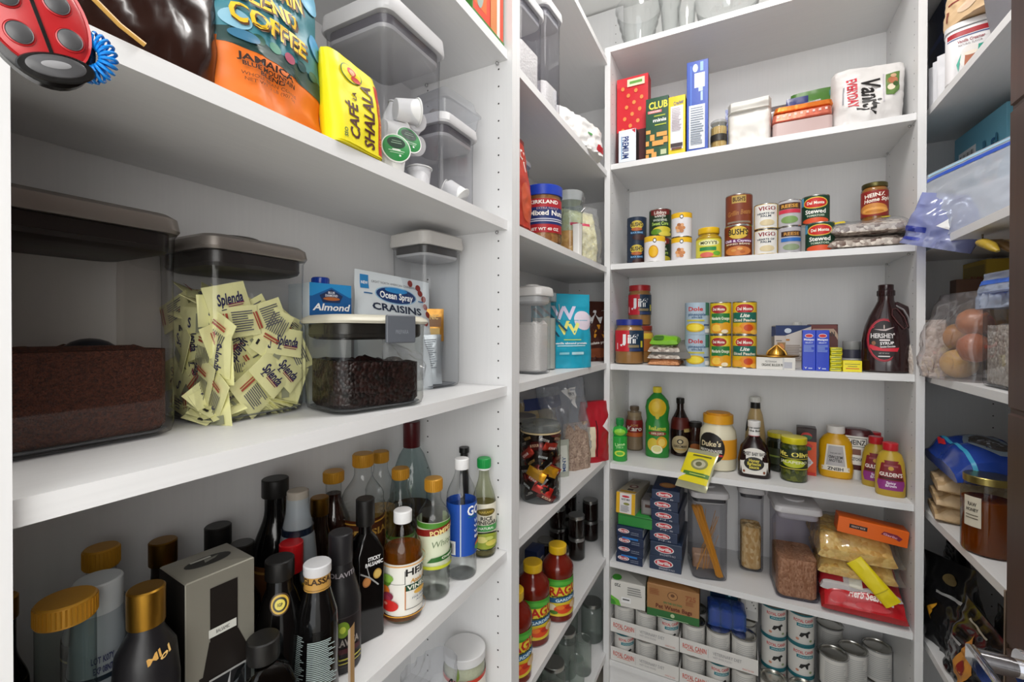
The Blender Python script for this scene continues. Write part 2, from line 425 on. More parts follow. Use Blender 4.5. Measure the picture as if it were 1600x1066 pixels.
# right unit
t = thing('shelving_unit', 'white built-in shelf unit on the right wall, partly behind the dark door', 'shelving', 0, 0, 0)
panel_y(2.10, 2.119, RX+.02, .79, BT, CE-.01, t, (2.0999,)); panel_y(.9, .92, RX, .79, BT, CE-.01, t)
m = Mesh(); cube(m, .79, .80, .9, 2.119, BT, CE-.01, bZ); part('back_panel', m, t)
for z in (rA, rB, rC, rD, rE, rF, -1.36): shelf(t, RX+.012, .7895, .9203, 2.0997, z, bY, [(.75, 2.095)])
# door, opened into the pantry along the right side, with its lever
dk = bpy.data.materials.new('dark_wood'); dk.use_nodes = True
N, L = dk.node_tree.nodes, dk.node_tree.links; b = N['Principled BSDF']; b.inputs['Roughness'].default_value = .4
tc = N.new('ShaderNodeTexCoord'); mp = N.new('ShaderNodeMapping'); mp.inputs['Scale'].default_value = (60, 60, 1.5)
n = N.new('ShaderNodeTexNoise'); n.inputs['Scale'].default_value = 2; n.inputs['Detail'].default_value = 6
L.new(tc.outputs['Object'], mp.inputs[0]); L.new(mp.outputs[0], n.inputs['Vector'])
mx = N.new('ShaderNodeMix'); mx.data_type = 'RGBA'; mx.inputs[6].default_value = lin('2e1c15'); mx.inputs[7].default_value = lin('4a3026')
L.new(n.outputs['Fac'], mx.inputs[0]); L.new(mx.outputs[2], b.inputs['Base Color'])
d = bpy.data.objects.new('door_1', None); sc.collection.objects.link(d); d['kind'] = 'structure'; d.location = (.38, .03, FL)
m = Mesh(); zz = [0.005, .55, 1.02-.0, 1.382, 1.844, 2.3, 2.75]
for a, c in zip(zz, zz[1:]): box(m, .0175, .468, c-a-.006, dk, 0, .468, a, .003)
cube(m, -.0145, .0145, .002, .934, .006, 2.744, dk); part('door_leaf', m, d)
ch = metal('d8d8dc', .08); m = Mesh()
hy, hz = .872, 1.018
X = Matrix.Translation((-.018, hy, hz)) @ Matrix.Rotation(-PI/2, 4, 'Y')
loft(m, [(0, .027), (.004, .027), (.008, .025)], ch, xf=X); loft(m, [(.008, .0125), (.018, .0125), (.0185, .0135), (.052, .0135)], ch, xf=X)
X2 = Matrix.Translation((-.018-.056, hy-.050, hz))
box(m, .006, .065, .024, ch, -.0, 0, -.012, .0015, xf=X2); part('door_handle', m, d, 'polished chrome door lever')
m = Mesh()
box(m, .019, .0015, .2, metal('8c7a6a', .3), 0, .937, .9, .0007); part('latch_plate', m, d)
# ================================================================ kinds of goods
def bprof(r, h, nr, sh=.6, nk=.8, foot=.004):
    return [(0, r*.88), (foot, r), (sh*h, r)]+ease(sh*h+.001, r, nk*h, nr)[1:]+[(h, nr)]
def liquid(prof, lv, ins=.0018):
    out = []
    for p in P(prof):
        if p[0] <= lv: out.append((max(p[0], .003), p[1]-ins, p[2]-ins, p[3]))
    out.append((lv, out[-1][1], out[-1][2], out[-1][3])); return [out[0]]+[p for p in out[1:] if p[0] > .0031]
def capm(m, z0, z1, r, mat, rib=0, dome=.0015):
    loft(m, [(z0, r*.98), (z0+.001, r), (z1-dome, r), (z1, r-dome)], mat)
    if rib:
        for k in range(rib):
            a = 2*PI*k/rib; c, s = math.cos(a), math.sin(a)
            tube(m, [(r*c, r*s, z0+.002), (r*c, r*s, z1-dome-.001)], .0006+.012*r, mat, 4)
def bottle(name, label, cat, loc, rz, prof, glass, h_cap, r_cap, cap, liq=None, labels=(), group=None, rib=0, rx=0, ry=0, z_over=.012, capname='cap'):
    x, y, z = loc; t = thing(name, label, cat, x, y, z, rz, group, rx, ry); prof = P(prof)
    m = Mesh(); loft(m, prof, glass, caps=(1, 0 if liq else 1)); part('bottle_body', m, t)
    top = prof[-1][0]
    if liq: m = Mesh(); loft(m, liquid(prof, liq[1]), liq[0]); part('liquid', m, t)
    m = Mesh(); capm(m, top-z_over, top-z_over+h_cap, r_cap, cap, rib); part(capname, m, t)
    for lb in labels:
        els, W, zl, H = lb[:4]; m = Mesh(); decal(m, els, W, H, profw(prof, zl)); o = part('label', m, t)
        if len(lb) > 4: o.rotation_euler.z = math.radians(lb[4])
    return t
def can(name, label, x, y, z, r, h, els, rz=None, group=None, wrapc='c8c8c8', cat='can', bare=0):
    rz = facing(x, y) if rz is None else rz
    t = thing(name, label, cat, x, y, z, rz, group); m = Mesh(); s = metal('c9c7c0', .25)
    loft(m, [(0, r*.94), (.0005, r), (.003, r), (.004, r*.985), (h-.004, r*.985), (h-.003, r), (h-.0005, r), (h, r*.96), (h-.003, r*.93), (h-.0035, r*.8), (h-.003, r*.78), (h-.0032, r*.3)], s)
    part('can_body', m, t)
    pr = [(0, r*.987), (h, r*.987)]; m = Mesh()
    W = 2*PI*r; decal(m, [Rc(0, .5, .999, .93, wrapc)]+els, W, h, profw(pr)); part('label', m, t); return t
def jar(name, label, x, y, z, r, h, lid, fill, lv, labels=(), lidh=.016, lr=.9, rz=None, group=None, glass=None, rib=0, neck=.86, cat='jar', sh=.8):
    rz = facing(x, y) if rz is None else rz
    t = thing(name, label, cat, x, y, z, rz, group); hb = h-lidh*.35
    prof = [(0, r*.86), (.004, r*.97), (.008, r), (sh*hb, r)]+ease(sh*hb+.001, r, (sh+.1)*hb, r*neck, 4)[1:]+[(hb, r*neck)]
    m = Mesh(); loft(m, prof, glass or clear('eef4f2', 1.3), caps=(1, 0)); part('glass_body', m, t)
    if fill: m = Mesh(); loft(m, liquid(prof, lv*hb, .002), fill); part('contents', m, t)
    m = Mesh(); capm(m, h-lidh, h, r*lr, lid, rib); part('lid', m, t)
    for lb in labels: m = Mesh(); decal(m, lb[0], lb[1], lb[3], profw(prof, lb[2])); part('label', m, t)
    return t
def container(label, x, y, z, w, d, h, rz, lidm, gask='5c5a5e', lidh=.026, btn=1, tint='eceef2', group=None, cr=.022, low=.012, haze=0, over=.004, name='food_container'):
    t = thing(name, label, 'container', x, y, z, rz, group); a, b = w/2, d/2; hb = h-lidh
    g = clear(tint, 1.1, .04, haze)
    m = Mesh(); loft(m, [(0, a-.008, b-.008, -cr), (.003, a-.003, b-.003, -cr), (.012, a-.001, b-.001, -cr), (hb*.8, a-.001, b-.001, -cr), (hb-.004, a, b, -cr), (hb, a+.002, b+.002, -cr)], g, caps=(1, 0)); 
    loft(m, [(.0032, a-.010, b-.010, -cr), (.006, a-.006, b-.006, -cr)], clear('c8ccd2', 1.2, .1, .3), caps=(1, 1))
    part('container_body', m, t)
    m = Mesh(); loft(m, [(hb, a+over, b+over, -cr), (hb+.004, a+over+.002, b+over+.002, -cr), (h-.006, a+over, b+over, -cr), (h-.001, a-.004, b-.004, -cr), (h, a-.012, b-.012, -cr)], lidm)
    if btn: loft(m, [(h, min(a, b)*.5), (h+.005, min(a, b)*.5), (h+.006, min(a, b)*.46)], lidm)
    part('lid', m, t)
    m = Mesh(); loft(m, [(hb-.026, a-.014, b-.014, -cr), (hb-.022, a-.006, b-.006, -cr), (hb-.017, a-.004, b-.004, -cr)], paint(gask) if gask[0] == '2' else 'b9b9bb', caps=(1, 1))
    loft(m, [(hb-.0168, a-.0045, b-.0045, -cr), (hb-.001, a-.0045, b-.0045, -cr)], paint(gask, .35), caps=(0, 0)); part('gasket', m, t)
    return t
def heap(label, x, y, z, w, d, h, rz, mat, name, seed=1, amp=.006, cr=.02, zb=.007, slope=0, slopex=0, kind='stuff', cat='food'):
    """loose food filling a box-shaped or round container, with an uneven top"""
    m = Mesh(); a, b = w/2-.004, d/2-.004
    loft(m, [(zb, a-.004, b-.004, -cr), (zb+.006, a, b, -cr), (h-.0005, a, b, -cr)], mat, caps=(1, 0))
    rg = ring(a, b, -cr); vs = []; n = 12
    for j in range(n+1):
        for px, py in rg:
            X, Y = px*j/n, py*j/n; vs.append((X, Y, h+(1-(j/n)**6)*amp*(1.3*noise.noise(Vector((X*25, Y*25, seed)))+.7*noise.noise(Vector((X*70, Y*70, seed))))+0))
    fs = [(j*NS+k, j*NS+(k+1) % NS, (j+1)*NS+(k+1) % NS, (j+1)*NS+k) for j in range(n) for k in range(NS)]
    m.add(vs, fs, mat)
    if slope or slopex: m.v = [(p[0], p[1], p[2]+(slope*p[1]+slopex*p[0])*min(1, max(0, p[2]-zb-.004)/max(.001, h-zb))) for p in m.v]
    return solo(name, m, label, cat, x, y, z, rz, kind=kind)
def carton(name, label, x, y, z, w, d, h, rz, col, front=(), left=(), right=(), top=(), cat='box', group=None, rx=0, ry=0, mat=None):
    """upright printed box; x,y is the middle of its front edge"""
    m = Mesh(); box(m, w/2, d/2, h, mat or paint(col, .4), 0, d/2, 0, .0012)
    if front: decal(m, front, w, h, lambda a, b, o: (a, -o, b), 1)
    if left: decal(m, left, d, h, lambda a, b, o: (-w/2-o, d/2-a, b), 1)
    if right: decal(m, right, d, h, lambda a, b, o: (w/2+o, d/2+a, b), 1)
    if top: decal(m, top, w, d, lambda a, b, o: (a, b+d/2, h+o), 1)
    return solo(name, m, label, cat, x, y, z, rz, group, rx, ry)
def pouch(name, label, x, y, z, w, h, t, rz, mat, els=(), rx=0, ry=0, group=None, cat='bag', kind=None, **k):
    m = Mesh(); wr = bag(m, w, h, t, mat, **k); decal(m, els, w, h, wr, .006, .0006)
    return solo(name, m, label, cat, x, y, z, rz, group, rx, ry, kind)
def flatbag(name, label, x, y, z, w, d, t, rz, mat, els=(), **k):
    """bag lying on its back: local y of the print runs away from the front edge"""
    k.setdefault('py', (.4, .95, 1, 1, .9, .4)); k.setdefault('wr', .003); k.setdefault('sq', 6); k.setdefault('ed', .35)
    return pouch(name, label, x, y, z+t*.22, w, d, t*1.6, rz, mat, els, rx=k.pop('rx', -90), flat=True, **k)
def lines(x, y, w, h, n, c, seed=0, th=.45):
    rr = random.Random(seed); out = []
    for i in range(n):
        ww = w*rr.uniform(.7, 1); out.append(Rc(x-(w-ww)/2, y+h/2-h*(i+.5)/n, ww, h/n*th, c))
    return out
def barcode(x, y, w, h):
    o = [Rc(x, y, w, h, 'f4f4f4')]
    for i in range(11): o.append(Rc(x-w*.4+w*.08*i, y, w*(.02 if i % 3 else .045), h*.75, '222222'))
    return o
LF = 90                                            # things on the left wall face +x
clr = clear('fafbfb', 1.8)
# ================================================================ LEFT UNIT, upper shelf (coffee)
cy_, w_, h_ = slabX(100, 352, -75, zU, SX-.035)
brown = paint('2a1712', .22, .0, .5, 14, .2)
pouch('coffee_bag', 'glossy dark brown foil bag at the near end of the upper left shelf', SX-.062, cy_-.012, zU, w_+.03, .21, .06, LF, brown, wr=.006, seed=3, py=(.8, 1, .9, .8, .7, .4), sq=8)
m = Mesh(); q = inX(150, 22, SX-.022); tube(m, [(0, -.035, .028), (0, -.01, .008), (0, .012, -.006), (.002, .03, -.014)], .0022, paint('c79a4b', .4)); solo('bag_tie', m, 'gold tin tie lying on the brown foil bag', 'tie', q.x+.012, q.y, q.z)
cy_, w_, h_ = slabX(338, 520, -80, zU, SX-.03)
els = [Rc(0, .145, .97, .28, 'e8741e'), Rc(0, .64, .97, .71, '3f8391'), Pg([(-.45, .26), (0, .25), (.46, .2), (.46, .30), (.2, .33), (-.1, .31), (-.3, .36), (-.45, .33)], '1f3f3c')]
els += [El(-.2+.13*i, .325+.012*math.sin(i*3), .05, .025, ['2c5a4a', '4f8f78', 'b0506a', '274f58'][i % 4]) for i in range(5)]
els += [El(-.34, .38, .1, .04, '8fc3d8'), El(.38, .5, .09, .07, '4b9dd0'), El(-.38, .60, .08, .07, '5fa9c9'), El(.36, .75, .1, .06, '76b8d8'), El(-.3, .31, .1, .03, '2a6a8a')]
gy = 'f2c62c'
for s, yy, wd in (('BLUE', .80, .4), ('MOUNTAIN', .67, .66), ('BLEND', .54, .52), ('COFFEE', .415, .62)):
    els += [Tx(-.075, yy-.008, .082, s, '5a3512', wd+.02), Tx(-.09, yy, .08, s, gy, wd)]
els += [Tx(-.12, .212, .030, 'JAMAICA*', '2a160c', .46), Tx(-.12, .18, .02, 'BLUE MOUNTAIN', '2a160c', .42), Tx(-.12, .157, .018, 'BLEND', '2a160c', .2), Tx(-.12, .132, .015, 'WHOLE BEAN COFFEE', '5a2e14', .44, 0, 0), Tx(-.12, .108, .015, 'NET WT. 2 LB (907 G)', '5a2e14', .4, 0, 0)]
pouch('coffee_bag', 'orange and teal bag of coffee beans with yellow lettering', SX-.065, cy_, zU, w_, .25, .075, LF, foil('8a9aa0', .25), els, wr=.005, seed=5, py=(1, 1, .95, .8, .7, .6), rx=-3)
cy_, w_, h_ = slabX(516, 600, 95, zU, SX-.016)
els = [Rc(0, .5, .95, .97, 'f0e11c'), Rc(.375, .45, .1, .82, 'c8322c'), Tx(.375, .40, .045, 'LO MEJOR DEL CAFE', 'f0d040', .5, 90, 0), Tx(-.17, .28, .17, 'CAFÉ', '4a1712', .40, 90), Tx(.13, .42, .2, 'SHALALA', '4a1712', .72, 90), Tx(-.13, .565, .07, 'LA', '4a1712', .09, 90), El(-.14, .81, .2, .1, '2f6a3a'), El(-.14, .81, .185, .092, 'f0e11c'), El(-.14, .83, .08, .045, 'd7262a'), El(-.14, .82, .05, .032, 'e8b088'), El(-.07, .76, .09, .03, 'c8322c'), Tx(-.36, .1, .05, 'SSO', '2a5a3a', .1, 90)]
pouch('coffee_brick', 'bright yellow packet of ground coffee leaning on a clear container', SX-.03, cy_, zU, w_*.98, h_, .042, LF+4, gloss('f0e11c'), els, wr=.0012, seed=2, py=(1, 1, 1, .95, .8, .5), rx=-4, sq=8)
white_lid = paint('d4d4d6', .35)
# containers with coffee pods
def kcup(label, x, y, z, rx, ry, rz, green=1, src=[]):
    t = thing('coffee_pod', label, 'coffee pod', x, y, z, rz, 'white coffee pods in the clear containers', rx, ry)
    m = Mesh(); loft(m, [(0, .0175), (.001, .0185), (.038, .0225), (.04, .0228)], 'eeeeee'); part('cup', m, t)
    m = Mesh(); loft(m, [(.0405, .0252), (.042, .0256), (.0428, .0252)], 'e6e6e4'); part('rim', m, t)
    m = Mesh(); loft(m, [(.0429, .0235), (.0432, .023)], '2c8a47' if green else 'dcdcda')
    if green: decal(m, [El(-.2, .5, .22, .34, '1f3b2c'), Rc(.12, .5, .03, .6, 'b8d8bc'), Rc(.2, .5, .02, .5, 'b8d8bc'), Rc(-.18, .5, .02, .4, 'a8c8ac'), Rc(-.26, .5, .015, .34, 'a8c8ac'), Rc(.3, .62, .07, .07, 'e8f0e8')], .046, .046, lambda a, b, o: (a, b-.023, .0433+o))
    part('foil_lid', m, t); return t
XB = -.595
t = container('large clear container of coffee pods, grey lid, upper left shelf', -.608, .655, zU+.0005, .165, .155, .315, LF, white_lid, '67656a', .034, tint='f6f6f8', name='food_container')
C2 = container('small clear container with two coffee pods, under the plastic clamshell', -.60, .806, zU+.0005, .125, .13, .19, LF, white_lid, '67656a', .026, tint='f6f6f8')
for i, (X, Y, Z, rx, ry, rz, g, lb) in enumerate([
    (-.556, .690, .004, 0, 0, 0, 0, 'white coffee pod standing on the bottom of the large container'),
    (-.546, .605, .001, 0, 0, 0, 0, 'white coffee pod at the near corner of the large container floor'),
    (-.562, .615, .040, 0, 82, -32, 1, 'coffee pod with green foil lid facing out, lower of the two'),
    (-.575, .650, .068, 0, 76, -18, 1, 'coffee pod with green foil lid facing out, upper of the two'),
    (-.575, .612, .095, 0, 88, 75, 0, 'white coffee pod lying behind the yellow packet'),
    (-.555, .690, .048, 172, 3, 20, 0, 'white coffee pod standing upside up against the container corner'),
    (-.545, .672, .128, 0, -78, -28, 0, 'white coffee pod lying on top of the pile, base outwards'),
    (-.625, .64, .004, 0, 0, 0, 0, 'white coffee pod at the back of the large container'),
    (-.560, .628, .135, 0, 84, 60, 0, 'white coffee pod high on the near side of the pile'),
    (-.565, .700, .095, 0, -70, -10, 0, 'white coffee pod high on the far side of the pile'),
    (-.600, .655, .120, 0, 30, 40, 0, 'white coffee pod behind the topmost one in the large container'),
    (-.570, .80, .045, 130, 0, 110, 0, 'tilted coffee pod in the small container, foil side down'),
    (-.556, .835, .03, 70, 0, -60, 0, 'white coffee pod lying in the front corner of the small container')]):
    kcup(lb, X, Y, zU+.007+Z, rx, ry, rz, g)
t = thing('clamshell_box', 'clear crinkled plastic clamshell resting on the small container', 'packaging', -.60, .838, zU+.1975, LF-6)
m = Mesh(); loft(m, [(0, .05, .045, -.012), (.004, .056, .05, -.012), (.032, .062, .054, -.014)], film(), caps=(1, 0)); part('tray', m, t)
m = Mesh(); loft(m, [(.034, .066, .058, -.014), (.036, .066, .058, -.014), (.046, .058, .05, -.014), (.062, .052, .046, -.012), (.064, .048, .042, -.012)], film()); part('lid', m, t)
m = Mesh()
for k in range(5): ball(m, -.036+.018*k, .01*math.sin(k*2), .018, .012, .014, .012, grain('7d7a78', 'a5a19c', 300))
part('contents', m, t)
# top shelf of the left unit
els = [Rc(0, .5, .97, .97, 'd8462c'), Rc(-.28, .55, .4, .85, 'd96a2a'), El(-.3, .42, .16, .3, '9aa8a0'), Tx(-.3, .42, .07, 'Breakfast', 'c8402a', .4, 90, 1, .2), Rc(.18, .45, .28, .8, 'd08048'), Rc(.3, .35, .1, .6, 'e0d8d0'), Rc(0, .03, 1, .05, '3d7a2c')]
carton('food_box', 'orange and red box with a green bottom edge on the top left shelf', SX-.02, .86, zTT, .135, .05, .25, LF, '3d7a2c', els)
carton('food_box', 'pale pink and white box beside the orange box, top left shelf', SX-.03, .725, zTT, .10, .05, .2, LF, 'd8d4d8', [Rc(.2, .2, .4, .2, 'd05070')])
# ================================================================ LEFT UNIT, middle shelf (canisters)
steel = paint('938c86', .34, .65, .05, 30)
def boxloc(bl, br, zs, d, rz):                     # near-bottom corners -> centre of a box of depth d turned rz
    a = Vector((math.cos(math.radians(rz)), math.sin(math.radians(rz)))); n = Vector((-a.y, a.x)); c = (Vector(bl)+Vector(br))/2; return c+n*d/2
W1, D1 = .175, .165
cx1, cy1 = -.706, .225
container('large clear canister with steel lid half full of ground coffee', cx1, cy1, zM+.002, W1, D1, .27, LF, steel, '23201f', .024, tint='f0eeed', btn=0, name='food_canister', over=.002)
heap('dark brown ground coffee filling the steel-lidded canister', cx1, cy1, zM+.002, W1-.008, D1-.008, .105, LF, grain('34180f', '5a2e1c', 520, rough=.8, bump=.6), 'ground_coffee', 3, .008)
m = Mesh(); ball(m, 0, 0, 0, .028, .028, .022, paint('23272e', .3)); tube(m, [(.02, 0, .0), (.05, 0, -.004), (.07, .003, -.02)], .005, paint('23272e', .3))
solo('coffee_scoop', m, 'dark round coffee scoop half buried in the ground coffee', 'scoop', cx1+.02, cy1+.02, zM+.098, 120)
W2, D2 = .155, .14
cx2, cy2 = -.698, .424
container('clear canister with steel lid packed with yellow sweetener packets', cx2, cy2, zM+.002, W2, D2, .26, LF, steel, '2b2827', .022, tint='fafafa', btn=0, name='food_canister', over=.002)
m = Mesh(); loft(m, [(0, .034), (.006, .035), (.008, .032)], '4a4644'); o = solo('lid_button', m, 'x', 'x', 0, 0, 0); o.parent = [c for c in sc.objects if c.name.startswith('food_canister') and abs(c.location.y-cy2) < .01][0]
del o['label'], o['category']; o.location = (.0, 0, .2605)
# sweetener packets
pk = []
yl = paint('eeecae', .5, 0, .1, 60)
def packet(kind):
    t = thing('sweetener_packet', 'yellow', 'packet', 0, 0, 0); m = Mesh()
    bag(m, .062, .044, .006, yl, py=(.05, .8, 1, .8, .05), wr=.0006, n=8, seed=kind); part('paper_sachet', m, t)
    m = Mesh(); f = lambda a, b, o: (a, -.0036-o, b)
    if kind == 0: e = [Tx(0, .52, .34, 'Splenda', '2b2b58', .62, 0, 1, .2), Rc(.12, .34, .4, .035, '8a3a55'), Rc(.1, .27, .36, .03, '8a3a55'), Rc(-.2, .2, .12, .03, '333355')]
    elif kind == 1: e = lines(.1, .5, .5, .7, 9, '5c5c66', 2)+[Rc(-.27, .5, .05, .6, 'b0503c'), Rc(-.34, .5, .03, .6, 'b0503c')]
    else: e = [Rc(-.42, .3, .06, .2, '2a2a2a'), Rc(.2, .5, .2, .6, '9a9c80'), Tx(-.1, .5, .3, 'S', '2b2b58', .1)]
    decal(m, e, .062, .044, f, 1); part('print', m, t); return t
protos = [packet(0), packet(1), packet(2)]
rr = random.Random(11); GP = 'yellow sweetener packets in the canister'
PL = 'yellow paper sweetener packet among many in the steel-lidded canister'
n = 0
def putpk(kind, X, Y, Z, rz, ry, rx, label=PL):
    global n
    src = protos[kind]
    if src.get('used'): o = twin(src, label, X, Y, Z, rz, GP, rx, ry); o['used'] = 1
    else: o = src; o['used'] = 1; o['label'] = label; o['group'] = GP; place(o, X, Y, Z, rz, rx, ry)
    return o
fx, ly = cx2+D2/2-.009, cy2-W2/2+.009                # front pane (+x) and near pane (-y)
for row in range(8):                                 # layers behind, then the packets pressed on the two panes
    for c in range(4):
        putpk(rr.choice((0, 1, 2, 2)), fx-.016-.006*rr.random(), cy2-.042+.028*c+rr.uniform(-.006, .006), zM+.008+.0175*row+rr.uniform(0, .008), 90+rr.uniform(-12, 12), rr.choice((0, 90))+rr.uniform(-40, 40), rr.uniform(-25, 5))
        putpk(rr.choice((0, 1, 2, 2)), cx2-.034+.023*c, ly+.004+.008*rr.random(), zM+.008+.0175*row+rr.uniform(0, .008), rr.uniform(-12, 12), rr.choice((0, 90))+rr.uniform(-40, 40), rr.uniform(-25, 5))
for k, (kd, dy, zz, rot, dx) in enumerate([(0, .0, .046, 50, 0), (0, .030, .050, 48, -.003), (0, .040, .088, 10, -.003), (1, -.030, .022, 55, -.001), (1, -.028, .118, -8, -.004),
    (1, .022, .128, -20, -.007), (0, -.035, .150, -15, -.010), (1, .045, .120, -60, -.006), (2, .01, .085, 35, -.005)]):
    putpk(kd, fx+dx, cy2+dy, zM+.002+zz, 90+rr.uniform(-4, 4), rot, rr.uniform(-9, -3))
for k in range(44):                                  # edge-on fans along the bottom
    putpk(2, fx-.004-.012*rr.random(), cy2-.045+.0021*k, zM+.012+.010*rr.random(), rr.uniform(75, 105), 90+rr.uniform(-75, -35) if k > 22 else rr.uniform(-35, 10), rr.uniform(-85, -60))
for k in range(20):
    putpk(2, cx2-.036+.0037*k, ly+.002+.01*rr.random(), zM+.014+.012*rr.random(), rr.uniform(-15, 15), rr.uniform(-30, 30), rr.uniform(-85, -60))
for k in range(8): putpk(rr.choice((0, 1)), cx2+rr.uniform(-.03, .03), cy2+rr.uniform(-.04, .04), zM+.15+.003*k, rr.uniform(0, 180), rr.uniform(-30, 30), rr.uniform(-80, -40))
for o in list(sc.objects):
    if 'used' in o: del o['used']
# almond drink, berries bag
els = [Rc(0, .5, 1, 1, 'e8f0f4'), Rc(0, .80, 1, .4, '2a93d4'), Rc(0, .78, 1, .22, '1a5fa0'), Pg([(-.5, .88), (0, .97), (.5, .88)], '1a5fa0'), Pg([(-.28, .90), (0, .955), (.28, .90), (.2, .84), (-.2, .84)], '23355c'), Tx(0, .925, .018, 'BLUE', 'e8e8f0', .16), Tx(0, .90, .018, 'DIAMOND', 'e8e8f0', .3), El(0, .872, .2, .015, 'b86a3a'), Tx(0, .80, .055, 'Almond', 'ffffff', .86, 0, 1, .25)]
carton('drink_carton', 'blue and white almond drink carton behind the grey latch box', -.675, .585, zM, .085, .07, .215, LF-8, 'dfe9ee', els, cat='carton')
m = Mesh(); capm(m, 0, .014, .0155, gloss('1c3f9e'), 16); o = part('cap', m, sc.objects['drink_carton']); o.location = (0, .034, .215)
els = [Rc(0, .5, .96, .96, 'dfe6ea'), Tx(0, .915, .02, 'GREAT NORTH AMERICAN CRANBERRIES', '333a44', .62, 0, 0), El(0, .815, .28, .080, '9cc4e0'), El(0, .815, .265, .07, '12366e'), El(.0, .86, .15, .025, '2f8ccf'), Tx(0, .81, .055, 'Ocean Spray', 'ffffff', .44), Tx(0, .695, .06, 'CRAISINS', '1b2a44', .66), Rc(-.40, .90, .1, .12, '2a86c4'), Tx(-.40, .89, .025, 'NEW', 'ffffff', .08)]
els += [El(x, y, .035, .03, '8c2a20') for x, y in ((.2, .95), (.31, .92), (.33, .87), (.38, .82), (.40, .75), (.42, .68), (.38, .6))]
els += [Rc(-.37, .8, .1, .01, '2a6aa0'), Rc(.33, .79, .08, .01, '2a6aa0')]
pouch('dried_fruit_bag', 'white and blue bag of dried cranberries leaning behind the grey latch box', -.655, .735, zM, .185, .255, .05, LF-18, paint('dfe6ea', .28), els, rx=-10, ry=5, wr=.003, seed=9, py=(1, 1, .8, .6, .3, .1))
# latch box with raisins
W3, D3 = .175, .13
cx3, cy3 = -.575, .573
t = container('clear latch box of dark raisins with grey clip, in front of the almond carton', cx3, cy3, zM+.001, W3, D3, .154, LF-14, paint('c9c5b4', .4), '2c2a28', .014, 0, tint='ececea', cr=.03, name='latch_box', over=.003)
m = Mesh(); box(m, .028, .003, .046, paint('5c6067', .35), .018, -D3/2-.009, .108, .002); decal(m, [Tx(.0, .4, .14, 'PREPARA', '8a8f96', .5, 0, 0)], .05, .046, lambda a, b, o: (a+.018, -D3/2-.0125-o, .108+b)); part('latch', m, t)
heap('black raisins heaped in the clear latch box', cx3, cy3, zM+.001, W3-.012, D3-.010, .078, LF-14, grain('0c0606', '2c1310', 150, rough=.4, bump=1), 'raisins', 8, .014, cr=.026, slopex=-.06)
pouch('plastic_bag', 'crumpled clear plastic bag in the raisin box', cx3+.046, cy3+.045, zM+.055, .09, .055, .03, LF-14, film(), wr=.012, seed=21, rx=-30, ry=18)
# corner container with packets
cx4, cy4 = -.655, .842
container('tall clear container with cream lid, full of silver sachets', cx4, cy4, zM+.001, .125, .115, .35, LF-8, paint('c9c6c2', .35), '4a4848', .034, tint='f6f7f8', name='food_container')
sl = foil('aab0b4', .3)
for k in range(11):
    e = lines(.0, .62, .8, .6, 14, '8a9096', k)+barcode(-.25, .12, .3, .12) if k < 2 else [Rc(0, .9, .8, .05, '9aa0a4')]
    o_ = -.038+.0076*k; pouch('sachet', 'silver sachet standing in the tall cream-lidded container', cx4-o_*.64, cy4+o_*.77, zM+.008, .066, .112-.004*(k % 3), .007, LF-50+1.5*(k % 3), sl, e, group='silver sachets in the corner container', wr=.0008, n=8, seed=k, ry=-3+k*.8, py=(.6, 1, 1, 1, .5))
pouch('sachet', 'gold and brown sachet standing above the silver ones', cx4+.012, cy4-.004, zM+.105, .062, .075, .007, LF-50, foil('c08a3a', .3), [Rc(0, .6, .8, .3, '8a5a28'), Tx(0, .75, .14, 'TONIC', 'e8c070', .6), Rc(0, .3, .7, .2, 'd8b060')], wr=.0008, n=8, seed=4)
# ================================================================ LEFT UNIT, bottle shelf
gold = metal('b98a35', .35); dgold = metal('8a6428', .35); goldp = paint('c8922e', .35, .3); blk = paint('141312', .4); blg = paint('0c0b0b', .12, 0, .01)
frost = clear('ccd4da', 1.4, .3, .35); dkl = paint('120a06', .1, 0, 0); GB = None
def lz(x, y, k=0): return facing(x, y)+k
def ribbed(prof, zs, amp=.0012):
    out = []
    for p in P(prof): out.append(p)
    return out
def onL(x, y): return (x, y, zL)
# near-left group, tops only in view
X, Y, r, h = rnd(18, 106, 962, zL, X=-.57)
jar('glass_jar', 'large clear jar with wide gold ribbed lid, at the near end of the bottle shelf', -.575, .187, zL, .036, .262, goldp, paint('241a14', .3), .6, lidh=.02, lr=.62, rib=40, neck=.6, sh=.55)
t = bottle('sauce_bottle', 'dark bottle with gold screw cap half hidden by the near side panel', 'bottle', (-.70, .175, zL), 90, bprof(.022, .222, .012), blg, .024, .014, gold, labels=[([Rc(0, .5, .9, 1, '2a2018')], .1, .03, .07)])
bottle('vinegar_bottle', 'clear bottle with gold ribbed cap behind the frosted bottle', 'bottle', (-.705, .262, zL), lz(-.7, .26), bprof(.036, .238, .014, .62, .88), clr, .024, .0175, goldp, (dkl, .12), rib=30,
  labels=[([Rc(0, .5, 1, 1, '28261c'), Rc(0, .85, 1, .02, 'c8b878'), Tx(.1, .6, .12, 'CASSI', 'c8b878', .5)], .13, .03, .12)])
